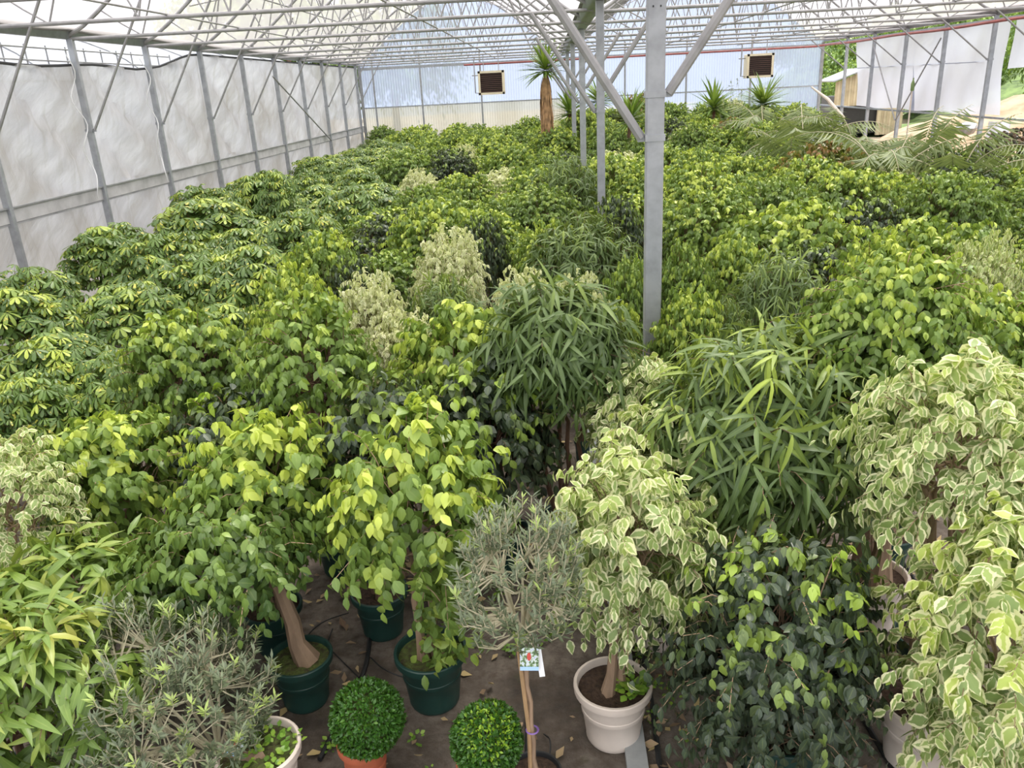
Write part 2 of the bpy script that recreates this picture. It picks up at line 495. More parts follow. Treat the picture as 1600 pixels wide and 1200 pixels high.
def add_pot(root, kind, d, h=None, soil='soil'):
    """round nursery pot with rolled rim, one raised band and a foot; rim diameter d"""
    R = d / 2
    h = h or d * 0.86
    prof = [(0.0, 0.004), (R * 0.66, 0.004), (R * 0.70, 0.02), (R * 0.70, 0.035), (R * 0.74, h * 0.30), (R * 0.79, h * 0.52), (R * 0.815, h * 0.54),
            (R * 0.815, h * 0.60), (R * 0.80, h * 0.61), (R * 0.87, h * 0.84), (R * 0.93, h * 0.86), (R * 0.99, h * 0.875), (R, h * 0.92),
            (R, h * 0.985), (R * 0.975, h), (R * 0.92, h), (R * 0.895, h * 0.98), (R * 0.87, h * 0.80)]
    m = {'green': M_GREENPOT, 'white': M_WHITEPOT, 'terra': M_TERRA, 'black': M_BLACK}[kind]
    MB().lathe(prof, 36).build('pot', m, root)
    rs = np.random.RandomState(int(d * 1000) + len(root.name))
    b = MB()
    rr = np.linspace(0, R * 0.885, 6)
    P = np.array([[(r * math.cos(a), r * math.sin(a), h * 0.885 + rs.randn() * 0.006 * (r < R * 0.85)) for a in np.linspace(0, 2 * math.pi, 25)] for r in rr])
    P[:, -1] = P[:, 0]
    b.grid(P).build('soil', M_MOSS if soil == 'moss' else M_SOIL, root)
    return h * 0.88
def weed_in(root, seed, z, r, c=(0, 0), n=60, name='weed', leaf=0.035):
    rs = np.random.RandomState(seed)
    lv = Leaves(T_BOX)
    a = rs.rand(n) * 6.283
    q = r * np.sqrt(rs.rand(n))
    P = np.stack([c[0] + q * np.cos(a), c[1] + q * np.sin(a), z + rs.rand(n) * 0.05], 1)
    D = unit(np.stack([np.cos(a), np.sin(a), rs.rand(n) * 0.6], 1) + rs.randn(n, 3) * 0.4)
    lv.add(P, D, UPV + rs.randn(n, 3) * 0.2, leaf * rs.uniform(0.6, 1.2, n), rs.rand(n), 1.0)
    link(name, lv.mesh(name, L_WEED, seed, 1.5), root)
PLACED = []                                            # (x, y) of every plant set by hand
def crown_from(basepx, box):
    """floor point under basepx; crown centre (relative) and radii of the ellipsoid that fills the box seen at that distance"""
    B = at_z(*basepx)
    cx, cy = (box[0] + box[2]) / 2, (box[1] + box[3]) / 2
    Cw = at_y(cx, cy, B[1])
    dz = depth(Cw)
    rx = (box[2] - box[0]) / 2 * dz / FPX
    e = (box[3] - box[1]) / 2 * dz / FPX
    d = Cw - EYE
    sn = -d[2] / np.linalg.norm(d)
    rz = math.sqrt(max(e * e - (rx * sn) ** 2, (0.5 * rx) ** 2 * (1 - sn * sn))) / math.sqrt(1 - sn * sn)
    return B, Cw - B, rx, rz
def fig_plant(name, cat, label, basepx, box, mat, pot='green', potd=0.36, stems=3, seed=1, n=None, leaf=0.085, vigor=0.6, thick=0.018, bark=None,
              soil='soil', spread=0.05, bare=0.35, group=None, **kw):
    B, C, rx, rz = crown_from(basepx, box)
    PLACED.append((B[0] + C[0] * 0.6, B[1], max(rx, 0.4)))
    root = thing(name, label, cat, B, 0, group)
    zs = add_pot(root, pot, potd, soil=soil)
    rs = np.random.RandomState(seed)
    tw = MB()
    n = int((n or int(260 * max(0.5, (rx * rx + rx * rz * 1.4) / 0.5))) * 1.5)
    leaf *= 0.95
    link('foliage', fig_foliage('foliage', seed, C, rx, rz, n, mat, leaf=leaf, vigor=vigor, twig=tw, **kw), root)
    for k in range(stems):
        a = 6.283 * k / stems + rs.rand()
        b0 = np.array([math.cos(a) * spread * 0.8, math.sin(a) * spread * 0.8, zs - 0.01])
        mid = np.array([C[0] * 0.5 + math.cos(a) * spread, math.sin(a) * spread, max(zs + 0.15, C[2] - rz * 0.5)])
        topc = C + np.array([math.cos(a) * rx * 0.45, math.sin(a) * rx * 0.45, rz * rs.uniform(-0.1, 0.5)])
        path = np.concatenate([stem_path(rs, b0, mid, 0.012, 6), stem_path(rs, mid, topc, 0.03, 6)[1:]])
        rad = np.linspace(thick * 1.15, thick * 0.28, len(path))
        rad[0] *= 1.45
        b = MB().tube(path, rad, 8)
        for q in range(3):
            i = 5 + q
            b.tube(stem_path(rs, path[i], path[i] + np.array([*(np.clip(rs.randn(2), -1.3, 1.3) * rx * 0.3), rs.uniform(0.1, 0.4) * rz]), 0.02, 4), [thick * 0.4, thick * 0.3, thick * 0.22, thick * 0.12], 5)
        b.build('stem', bark or M_BARK, root)
    if tw.v:
        tw.build('twig', bark or M_BARK, root)
    return root
# ================================================================== the glasshouse shell
XL, XR, XC, YB = -7.45, 10.72, 0.75, 34.0
ZG = 4.22
YL = [3.38 + 2.5 * i for i in range(13)]               # wall posts on the stained curtain side
YR = [33.79 - 2.5 * i - 2.5 for i in range(12)]        # wall posts on the white curtain side
YC = [5.94 + 5.98 * i for i in range(5)]               # posts under the middle gutter
def arch_z(t, h):
    return ZG + h * np.sin(np.pi * np.clip(t, 0, 1)) ** 1.25
SPANS = [(XL, XC, 2.3), (XC, XR, 2.7)]
# ---- floor: woven ground cover
m, nt, out = nodes_of('woven_ground_cover')
b = nd(nt, 'ShaderNodeBsdfPrincipled')
n1 = noise(nt, 1.6, 8, rough=0.65)
n2 = noise(nt, 14.0, 6, rough=0.7)
n3 = noise(nt, 5.0, 7, rough=0.6)
c = ramp(nt, n1, [(0.34, (0.030, 0.024, 0.018)), (0.48, (0.105, 0.086, 0.068)), (0.66, (0.24, 0.205, 0.17))])
c = mixc(nt, ramp(nt, n2, [(0.45, 0.0), (0.62, 0.6)]), c, (0.06, 0.042, 0.028))
c = mixc(nt, ramp(nt, n3, [(0.62, 0.0), (0.74, 0.55)]), c, (0.055, 0.06, 0.02))
nt.links.new(c, b.inputs['Base Color'])
b.inputs['Roughness'].default_value = 0.9
bm = nd(nt, 'ShaderNodeBump')
bm.inputs['Strength'].default_value = 0.5
bm.inputs['Distance'].default_value = 0.03
nt.links.new(n2, bm.inputs['Height'])
nt.links.new(bm.outputs[0], b.inputs['Normal'])
nt.links.new(b.outputs[0], out.inputs[0])
MB().box(((XL + XR) / 2, 15.5, -0.05), (XR - XL + 0.3, 37.5, 0.1)).build('floor', m, smooth=False)['kind'] = 'structure'
# ---- roof film
for (x0, x1, h) in SPANS:
    ts = np.linspace(0, 1, 41)
    ys = np.linspace(-3, YB + 0.05, 60)
    rs = np.random.RandomState(int(x0 * 10) + 900)
    sag = rs.rand(60, 41) * 0.012
    P = np.array([[(x0 + (x1 - x0) * t, y, arch_z(t, h) + 0.10 - 0.035 * math.sin(math.pi * ((y - 3.38) / 2.5 % 1)) + sag[i, j]) for j, t in enumerate(ts)] for i, y in enumerate(ys)])
    MB().grid(P).build('ceiling', M_FILM)['kind'] = 'structure'
# ---- back gable of corrugated sheets, two bays of three panels each side of a rail
for (x0, x1, h) in SPANS:
    nx = int((x1 - x0) / 0.0125)
    xs = np.linspace(x0, x1, nx)
    yy = YB + 0.016 * np.sin(xs * 2 * math.pi / 0.10)
    for (za, zb, mt) in ((0.0, 2.63, M_POLYC if x0 < -1 else M_POLY), (2.63, None, M_POLY)):
        top = np.full(nx, zb) if zb else arch_z((xs - x0) / (x1 - x0), h) + 0.08
        P = np.stack([np.stack([xs, yy, np.full(nx, za)], 1), np.stack([xs, yy, (za + top) / 2], 1), np.stack([xs, yy, top], 1)])
        MB().grid(P).build('wall_back', mt)['kind'] = 'structure'
# ---- stained curtain along the side
ys = np.arange(-2.5, YB + 0.01, 0.10)
zs = np.linspace(0.0, 1.0, 34)
def curtain_top(y):
    if y < 15.9: return 3.84 + 0.025 * math.sin(y * 1.9)
    if y > 18.4: return 4.16
    k = (y - 15.9) / 2.5
    return 3.84 + 0.32 * k * k * (3 - 2 * k)
P = np.zeros((len(ys), len(zs), 3))
rs = np.random.RandomState(5)
for i, y in enumerate(ys):
    ph = (y - 0.88) / 2.5 % 1
    for j, q in enumerate(zs):
        z = q * curtain_top(y)
        fold = (0.085 if y < 21 else 0.05) * math.sin(7.0 * (z * 0.8 + ph * 1.4)) * math.sin(math.pi * ph) * (1 if z > 1.95 else 0.5)
        fold += 0.018 * math.sin(19 * (z - 0.9 * ph) + y) * math.sin(math.pi * ph) + 0.010 * math.sin(y * 23 + z * 4)
        P[i, j] = (XL - 0.09 + fold, y, z)
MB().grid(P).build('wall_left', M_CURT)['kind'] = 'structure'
MB().tube([(XL - 0.07, y, curtain_top(y)) for y in np.arange(-2.5, YB, 0.5)], 0.022, 6).build('curtain_hem', M_BLACK)
tag(bpy.data.objects['curtain_hem'], 'black hem rope along the top edge of the stained curtain', 'rope')
MB().box((XL - 0.02, 15.6, 1.85), (0.03, 36.6, 0.20)).build('trim_1', M_BAND)['kind'] = 'structure'
MB().box((XL - 0.01, 15.6, 1.95), (0.06, 36.6, 0.022)).box((XL - 0.02, 15.6, 1.73), (0.03, 36.6, 0.025)).build('trim_2', M_STEEL2)['kind'] = 'structure'
# ---- gutters, rails
for nm, x, wd in (('trim_3', XL - 0.05, 0.16), ('trim_4', XC, 0.26), ('trim_5', XR + 0.05, 0.16)):
    g = MB()
    prof = [(-wd / 2 - 0.05, 0.16), (-wd / 2, 0.15), (-wd / 2 + 0.03, 0.0), (wd / 2 - 0.03, 0.0), (wd / 2, 0.15), (wd / 2 + 0.05, 0.16)]
    P = np.array([[(x + a, y, ZG + c) for a, c in prof] for y in (-3, YB)])
    g.grid(P)
    o = g.build(nm, M_STEEL)
    o.modifiers.new('s', 'SOLIDIFY').thickness = 0.012
    o['kind'] = 'structure'
MB().box(((XL + XR) / 2, YB - 0.04, 4.10), (XR - XL, 0.06, 0.10)).box(((XL + XR) / 2, YB - 0.04, 2.63), (XR - XL, 0.05, 0.05)).build('trim_6', M_STEEL)['kind'] = 'structure'
MB().box((XR, 16.5, 1.92), (0.04, 34.5, 0.05)).build('trim_7', M_STEEL)['kind'] = 'structure'
MB().box((XR, 15.5, 4.12), (0.06, 36.5, 0.06)).build('trim_8', M_STEEL)['kind'] = 'structure'
# pale steel strip let into the floor between the two bays
MB().box((0.345, 15.5, 0.02), (0.105, 36, 0.045)).build('trim_9', M_CURB, smooth=False)['kind'] = 'structure'
# back wall uprights
for i, x in enumerate((-6.9, -5.0, -2.6, 3.1, 5.5, 8.0)):
    t = MB().box((x, YB - 0.05, 2.3), (0.07, 0.06, 4.6)).build('gable_upright', M_STEEL)
    tag(t, f'slim steel upright on the corrugated back wall, {ORD[i]} from the stained curtain', 'upright', 'gable uprights')
for x, w in ((XL + 0.03, 'stained'), (XR - 0.02, 'white')):
    tag(MB().box((x, YB - 0.06, 2.1), (0.11, 0.10, 4.2)).build('corner_post', M_STEEL2), f'dark corner post where the back wall meets the {w} curtain side', 'post')
# ---- posts with bands and braces
def post(name, x, y, w, side, label, group, brace, band_z=(2.85,), zt=ZG):
    t = thing(name, label, 'post', (x, y, 0), 0, group)
    b = MB()
    hw, f = w / 2, w * 0.36
    b.box((0, 0, zt / 2), (w, w * 0.8, zt))
    o = b.build('shaft', M_STEEL, t, smooth=False)
    o.modifiers.new('b', 'BEVEL').width = 0.008
    for k, (bz, (dx, dz, r)) in enumerate(zip(band_z, brace)):
        q = MB().box((0, 0, bz), (w + 0.014, w * 0.8 + 0.014, 0.045)).box(((hw + 0.025) * (1 if dx > 0 else -1), 0, bz), (0.06, 0.02, 0.05))
        q.build('band', M_STEEL, t, smooth=False)
        sx = (hw + 0.03) * (1 if dx > 0 else -1)
        MB().tube([(sx, 0, bz), (sx + dx * 0.5, 0, bz + dz * 0.5), (sx + dx, 0, bz + dz)], r, 8).build('brace', M_TUBE, t)
    if w > 0.11:
        for q in (-0.025, 0.025):
            MB().box((q, -w * 0.4 - 0.001, bz + 0.55), (0.009, 0.004, 0.012)).build('bolt_hole', M_BLACK, t)
    return t
for i, y in enumerate(YL):
    post('wall_post', XL, y, 0.10, 1, f'galvanised wall post on the stained curtain side, {ORD[len(YL) - 1 - i]} from the back corner', 'posts along the stained curtain', [(1.33, 2.13, 0.020)])
for i, y in enumerate(YR):
    post('wall_post', XR, y, 0.10, -1, f'grey wall post on the white curtain side, {ORD[i]} from the back corner', 'posts along the white curtains', [(-1.25, 1.0, 0.018)], (3.25,))
for i, y in enumerate(YC):
    post('gutter_post', XC, y, 0.125 if i != 1 else 0.11, 0, f'{"thick " if i == 0 else ""}galvanised post under the middle gutter, {ORD[i]} from the front', 'posts under the middle gutter', [(-0.85, 1.30, 0.034), (0.70, 1.02, 0.034)], (2.81, 3.10))
# long cross braces in the wall bays
def strut(name, a, b_, r, label, mat=M_TUBE, cat='brace', group=None):
    a, b_ = np.array(a, float), np.array(b_, float)
    return tag(MB().tube([a, (a + b_) / 2, b_], r, 8).build(name, mat), label, cat, group)
strut('wall_brace', (XL + 0.07, 22.9, 3.75), (XL + 0.07, 28.2, 1.75), 0.022, 'long steel brace slanting down across the stained curtain near the back')
strut('wall_brace', (XR - 0.07, 28.7, 3.9), (XR - 0.07, 26.3, 1.65), 0.02, 'long brace falling towards the camera across the white curtain')
strut('wall_brace', (XR - 0.07, 23.9, 3.85), (XR - 0.07, 26.25, 1.65), 0.02, 'long brace rising towards the camera across the white curtain')
# ---- roof trusses
def make_truss(x0, x1, h, nweb):
    t = thing('roof_truss', 'x', 'roof truss', (0, 0, 0))
    MB().tube([(x0, 0, ZG), ((x0 + x1) / 2, 0, ZG), (x1, 0, ZG)], 0.027, 8).build('bottom_chord', M_TUBE, t)
    ts = np.linspace(0, 1, 33)
    MB().tube([(x0 + (x1 - x0) * q, 0, float(arch_z(q, h)) + 0.05) for q in ts], 0.032, 8).build('arch', M_TUBE, t)
    for k in range(1, nweb):
        q0 = k / nweb
        q1 = (k + (0.5 if k < nweb / 2 else -0.5)) / nweb
        xa = x0 + (x1 - x0) * q0
        for q in ((q0 - 0.5 / nweb), (q0 + 0.5 / nweb)):
            xb = x0 + (x1 - x0) * q
            MB().tube([(xa, 0, ZG), ((xa + xb) / 2, 0, (ZG + float(arch_z(q, h))) / 2), (xb, 0, float(arch_z(q, h)) + 0.03)], 0.013, 6, False).build('web', M_TUBE, t)
    return t
for (x0, x1, h), Y, w, nw in ((SPANS[0], YL, 'narrower', 7), (SPANS[1], YR[::-1], 'wider', 9)):
    first = None
    for i, y in enumerate(Y):
        lab = f'tubular roof truss over the {w} bay, {ORD[len(Y) - 1 - i]} from the back wall'
        if first is None:
            first = make_truss(x0, x1, h, nw)
            first.location = (0, y, 0)
            first['label'] = lab
            first['group'] = f'trusses over the {w} bay'
        else:
            dup(first, (0, y, 0), 0, lab)
for (x0, x1, h), w in zip(SPANS, ('narrower', 'wider')):
    for i, q in enumerate((0.17, 0.34, 0.5, 0.66, 0.83)):
        x, z = x0 + (x1 - x0) * q, float(arch_z(q, h)) + 0.0
        strut('purlin', (x, -2.5, z), (x, YB, z), 0.018, f'lengthwise purlin tube under the roof of the {w} bay, {ORD[i]} across', M_TUBE, 'purlin', f'purlins of the {w} bay')
    for i, q in enumerate((0.33, 0.67)):
        x = x0 + (x1 - x0) * q
        strut('tie_tube', (x, -2.5, ZG + 0.03), (x, YB, ZG + 0.03), 0.013, f'thin lengthwise tube lying on the chords of the {w} bay, {ORD[i]} across', M_TUBE, 'tube', f'chord tubes of the {w} bay')
# wind braces that cross under the roof
for k, (x0, x1, h) in enumerate(SPANS):
    w = ('narrower', 'wider')[k]
    for j, (ya, yb) in enumerate(((15.88, 23.38), (23.38, 30.88))):
        for s, (qa, qb) in enumerate(((0.12, 0.5), (0.88, 0.5))):
            strut('wind_brace', (x0 + (x1 - x0) * qa, ya, float(arch_z(qa, h)) - 0.03), (x0 + (x1 - x0) * qb, yb, float(arch_z(qb, h)) - 0.03), 0.012,
                  f'thin wind brace under the {w} roof, {("towards the gutter", "on the far slope")[s]}, {("middle", "back")[j]} bays', M_TUBE, 'brace', f'wind braces of the {w} bay')
# ---- vent screen above the stained curtain
v = thing('vent_screen', 'dark barred vent screen in the open gap above the stained curtain', 'screen', (XL - 0.35, 0, 0))
for z in (3.62, 3.92, 4.10):
    MB().tube([(0, 5, z), (0, 11, z), (0, 17.6, z)], 0.014, 6).build('rail', M_STEEL2, v)
for i in range(24):
    MB().tube([(0, 5 + i * 0.55, 3.55), (0, 5 + i * 0.55, 3.85), (0, 5 + i * 0.55, 4.14)], 0.012, 6).build('bar', M_STEEL2, v)
# rope ties hanging by the wall posts
for i, y in enumerate((13.2, 15.7)):
    P = [(XL + 0.03 + 0.05 * math.sin(z * 7 + i), y - 0.06 + 0.06 * math.sin(z * 9), z) for z in np.linspace(4.0, 1.8, 26)]
    tag(MB().tube(P, 0.008, 5).build('tie_string', M_WHITE), ('white cord looping down the post where the curtain edge sags', 'white cord down the post where the curtain edge climbs')[i], 'cord')
# ---- white curtains
def sheet(name, y0, y1, z0, z1, label, seed, skew=0.0):
    ys = np.linspace(y0, y1, 70); q = np.linspace(0, 1, 22)
    P = np.zeros((70, 22, 3))
    for i, y in enumerate(ys):
        for j, t in enumerate(q):
            z = z0 + (z1 - z0) * t + 0.02 * math.sin(y * 2.1 + seed) * (1 - t)
            P[i, j] = (XR + 0.09 + 0.02 * math.sin(y * 5 + z * 2.2 + seed) + 0.025 * math.sin(3 * z + y), y + skew * (1 - t) * (1 if i > 35 else 0.3), z)
    return tag(MB().grid(P).build(name, M_CURTW), label, 'curtain')
sheet('plastic_curtain', 20.85, 30.6, 1.96, 4.12, 'broad white plastic curtain hanging to the waist rail by the heap outside', 1, -0.5)
sheet('plastic_curtain', 9.0, 20.6, 3.02, 4.12, 'short white plastic curtain rolled high beside the hill view', 4)
MB().box((XR + 0.1, 26.2, 3.2), (0.006, 9.0, 0.02)).build('curtain_seam', M_CURTW, bpy.data.objects['plastic_curtain'], smooth=False)
# loose film heaped at the foot of the white curtain side
P = np.array([[(XR - 0.25 + 0.25 * math.sin(a * 2) + 0.1 * math.sin(b_ * 5), 20.3 + b_ * 0.8 - a * 0.4, 0.35 + 1.5 * a) for a in np.linspace(0, 1, 14)] for b_ in np.linspace(0, 1, 14)])
tag(MB().grid(P).build('loose_film', M_CURTW), 'loose end of white film hanging crumpled below the waist rail', 'film')
# ---- red heating pipe
rp = []
for y in np.linspace(-2, 33.3, 40):
    rp.append((XR - 0.16, y, 4.06 + 0.015 * math.sin(y)))
rp += [(XR - 0.4, 33.55, 4.05)] + [(x, 33.6, 4.05) for x in np.linspace(9.5, -3.2, 12)]
tag(MB().tube(rp, 0.035, 8).build('heating_pipe', M_RED), 'red heating pipe running below the gutter and along the back wall', 'pipe')
# ---- fan heaters
def heater(c, label, sgn):
    t = thing('fan_heater', label, 'heater', c)
    w, h, d = 0.86, 0.74, 0.5
    b = MB()
    b.box((0, 0.03, 0), (w, d - 0.06, h))
    o = b.build('casing', M_CREAM, t, smooth=False)
    o.modifiers.new('b', 'BEVEL').width = 0.02
    fr = MB()
    for (cx, cz, sx, sz) in ((0, h / 2 - .035, w + .02, .07), (0, -h / 2 + .035, w + .02, .07), (-w / 2 + .035, 0, .07, h), (w / 2 - .035, 0, .07, h)):
        fr.box((cx, -d / 2 + 0.005, cz), (sx, 0.06, sz))
    fr.build('front_frame', M_CREAM, t, smooth=False)
    MB().box((0, -d / 2 + 0.045, 0), (w - .12, 0.02, h - .12)).build('grille_back', M_BLACK, t, smooth=False)
    th = math.radians(35)
    for k in range(10):
        z = -h / 2 + 0.10 + k * (h - 0.20) / 9
        R = [[1, 0, 0], [0, math.cos(th), -math.sin(th)], [0, math.sin(th), math.cos(th)]]
        MB().box((0, -d / 2 + 0.01, z), (w - .14, 0.055, 0.008), R).build('louvre', M_LOUVRE, t, smooth=False)
    for sx in (-0.25, 0.25):
        MB().tube([(sx, 0, h / 2), (sx, 0, h / 2 + 0.2), (sx, 0, ZG - c[2])], 0.014, 6).build('hanger', M_STEEL2, t)
    MB().tube([(-w / 2 - 0.13, 0, 0.72), (-w / 2 - 0.13, 0, 0.2), (-w / 2 - 0.13, 0, -0.30), (-w / 2 + 0.02, 0, -0.31)], 0.020, 8).tube([(-w / 2 - 0.22, 0, 0.25), (-w / 2 - 0.1, 0, 0.25), (-w / 2 + 0.01, 0, 0.25)], 0.018, 8).build('feed_pipe', M_STEEL2, t)
    return t
heater((-1.81, 28.38, 3.33), 'cream fan heater hanging by the tall yucca, brown louvres', 1)
heater((7.02, 28.79, 3.43), 'cream fan heater hanging nearer the white curtains, brown louvres', 1)
# ================================================================== outside
MB().grid(np.array([[(x, y, -0.12) for y in (-20, 30, 60, 120)] for x in (-90, -20, 10, 40, 110)], float)).build('ground', M_YARD)['kind'] = 'structure'
rs = np.random.RandomState(3)
xs = np.linspace(16, 90, 40); yy = np.linspace(12, 110, 44)
H = np.array([[(x, y, max(-0.2, 0.42 * (x - 24 - 3 * math.sin(y * 0.11)) * (1 if x < 50 else 0.9)) * (0.75 + 0.25 * math.sin(y * 0.13 + 1)) + rs.rand() * 0.8 - 0.4) for y in yy] for x in xs])
MB().grid(H).build('hillside', M_HILL)['kind'] = 'structure'
sh = thing('field_shed', 'low tan corrugated shed with a pale roof outside the back corner', 'shed', (15.75, 45.0, 0), math.radians(-3))
def corr(xa, xb, y, z0, z1f, n):
    xs = np.linspace(xa, xb, n); o = 0.045 * np.sign(np.sin(xs * 2 * math.pi / 0.26)) * np.abs(np.sin(xs * 2 * math.pi / 0.26)) ** 0.4
    return np.stack([np.stack([xs, y + o, np.full(n, z0)], 1), np.stack([xs, y + o, z1f(xs)], 1)])
gz = lambda x: 3.05 - np.abs(x) * 0.36
MB().grid(corr(-1.3, 2.1, -2.0, 1.45, gz, 200)).build('wall_sheet', M_TAN, sh)
MB().grid(corr(1.0, 2.1, -2.0, 0, lambda x: np.full(len(x), 1.47), 70)).build('side_sheet', M_TAN, sh)
MB().box((0.4, -0.6, 1.0), (3.3, 2.4, 1.8)).build('dark_inside', M_BLACK, sh, smooth=False)  # black block standing in for the shade inside the open shed
for q in (-1, 1):
    P = np.array([[(q * (1.42 if q < 0 else 2.3) * k, y, 3.12 - (1.42 if q < 0 else 2.3) * k * 0.36) for y in (-2.25, 0.7)] for k in (0, 0.5, 1)])
    o = MB().grid(P).build('roof', M_PALEROOF, sh); o.modifiers.new('s', 'SOLIDIFY').thickness = 0.07
MB().box((0.92, -2.02, 0.75), (0.16, 0.16, 1.5)).build('door_post', M_TAN, sh, smooth=False)
# the next plastic house along the stained curtain side
nh = thing('plastic_tunnel', 'white plastic tunnel seen through the gap above the stained curtain', 'greenhouse', (-17.5, 16, 0))
a_ = np.linspace(0, math.pi, 25)
MB().grid(np.array([[(6.5 * math.cos(a), y, 3.2 + 2.4 * math.sin(a)) for a in a_] for y in np.linspace(-18, 26, 23)])).build('cover', M_CURTW, nh)
for s in (-1, 1):
    MB().box((6.5 * s, 4, 1.6), (0.05, 44, 3.2)).build('side_sheet', M_CURTW, nh, smooth=False)
for k in range(9):
    MB().tube([(6.53 * math.cos(a), -17 + k * 5, 3.2 + 2.43 * math.sin(a)) for a in a_], 0.03, 6).build('hoop', M_STEEL2, nh)
# heap of rubble
rs = np.random.RandomState(8)
a_ = np.linspace(0, 2 * math.pi, 41); r_ = np.linspace(0, 1, 16)
P = np.array([[(18.0 + 6.2 * r * math.cos(a), 28.5 + 10.0 * r * math.sin(a), 2.3 * (1 - r) ** 0.55 * (0.8 + 0.3 * math.sin(a * 3)) + 0.16 * rs.rand() - 0.1) for a in a_] for r in r_])
P[:, -1] = P[:, 0]
tag(MB().grid(P).build('rubble_heap', M_RUBBLE), 'orange brown heap of earth and rubble outside the white curtains', 'heap')
for x, y, z, q, lab in ((13.15, 27.0, 1.25, 0.34, 'grey boulder lying on the near face of the rubble heap'), (13.6, 23.6, 1.15, 0.42, 'pale boulder on the rubble heap beyond the loose film')):
    bmv = MB().lathe([(0.02, -q * .6), (q * .7, -q * .4), (q, 0.02), (q * .75, q * .4), (0.03, q * .55)], 9)
    bmv.v = [tuple(np.array(p) * (0.8 + 0.4 * rs.rand())) for p in bmv.v]
    o = bmv.build('boulder', M_STEEL2 if q < 0.4 else M_RUBBLE, smooth=False); o.location = (x, y, z)
    tag(o, lab, 'boulder')
# ================================================================== the plants
def narrow_foliage(name, seed, C, rx, rz, n, mat, leaf=0.22, per=8, vigor=0.3, twig=None, tpl=T_NAR, zmin=-0.55, **k):
    return fig_foliage(name, seed, C, rx, rz, n, mat, leaf=leaf, per=per, vigor=vigor, slen=0.24, tpl=tpl, droop=0.6, zmin=zmin, twig=twig, amp=0.2, base=0.12, hang=0.75, curl=(0.9, 2.8), **k)
def palmate_foliage(name, seed, C, rx, rz, n, mat, leaf=0.125, k=8, vigor=0.6, twig=None):
    rs = np.random.RandomState(seed)
    P0, u, r = shoots(rs, n, C, rx, rz, -0.5, 0.45, lumps(rs, 10, 0.3), 0.7)
    A = unit(u * 0.45 + UPV * 0.95 + rs.randn(n, 3) * 0.25)
    X = unit(np.cross(A, rs.randn(n, 3)))
    Y = np.cross(A, X)
    L = leaf * rs.uniform(0.7, 1.2, n)
    T = 0.10 + 0.35 * rs.rand(n) + vigor * (rs.rand(n) > 0.62) * np.clip(0.4 + 0.6 * u[:, 2], 0, 1) * rs.rand(n) * (r > 0.75)
    lv = Leaves(T_SCH)
    for j in range(k):
        a = 6.283 * (j + 0.3 * rs.rand(n)) / k
        R = X * np.cos(a)[:, None] + Y * np.sin(a)[:, None]
        D = R * 0.95 - A * (0.18 + 0.3 * rs.rand(n))[:, None]
        lv.add(P0 + R * 0.012, D, A + rs.randn(n, 3) * 0.12, L * rs.uniform(0.8, 1.1, n), T + 0.06 * rs.rand(n), rs.uniform(0.5, 1.8, n))
    if twig is not None:
        for i in range(0, n, 2):
            twig.tube([P0[i], P0[i] - A[i] * 0.08 - u[i] * 0.03, P0[i] - u[i] * 0.16 - UPV * 0.05], [0.0025, 0.0025, 0.003], 3, False)
    return lv.mesh(name, mat, seed)
def olive_foliage(name, seed, C, rx, rz, n, mat, twig, base, leaf=0.046, per=18):
    rs = np.random.RandomState(seed)
    C = np.array(C)
    P1, u, r = shoots(rs, n, C, rx, rz, -0.62, 0.25, lumps(rs, 10, 0.22), 0.8)
    lv = Leaves(T_OLV)
    nm = 16
    mains = []
    for i in range(nm):
        j = rs.randint(n)
        tip = C + (P1[j] - C) * 0.72
        path = [base, base + (tip - base) * 0.35 + UPV * 0.02, base + (tip - base) * 0.7 + UPV * 0.05, tip]
        twig.tube(path, [0.010, 0.0075, 0.0055, 0.003], 5)
        mains.append(path)
    mp = np.array([p for m_ in mains for p in m_[1:]])
    for i in range(n):
        d = np.linalg.norm(mp - P1[i], axis=1)
        q = mp[np.argsort(d)[rs.randint(3)]]
        mid = (q + P1[i]) / 2 + (u[i] * 0.02 - UPV * 0.03)
        tp = P1[i] + (u[i] * 0.3 + UPV * 0.9) * 0.05
        twig.tube([q, mid, P1[i], tp], [0.0045, 0.0035, 0.0026, 0.0015], 4, False)
        pts = np.array([mid, P1[i], tp])
        t = np.sort(rs.rand(per)) ** 0.8 * 1.95
        k = np.minimum(t.astype(int), 1)
        f = (t - k)[:, None]
        P = pts[k] * (1 - f) + pts[k + 1] * f
        tan = unit(pts[k + 1] - pts[k])
        a = rs.rand(per) * 6.283
        X = unit(np.cross(tan, np.array([0.3, 0.5, 0.8])))
        Y = np.cross(tan, X)
        R = X * np.cos(a)[:, None] + Y * np.sin(a)[:, None]
        D = unit(tan * 0.6 + R * 0.8 + UPV * 0.15)
        T = 0.10 + 0.5 * rs.rand(per) + 0.75 * (rs.rand() > 0.82) * (t > 1.1)
        lv.add(P, D, unit(tan * 0.7 - R * 0.4 + UPV * 0.5), leaf * rs.uniform(0.65, 1.2, per), T)
    return lv.mesh(name, mat, seed)
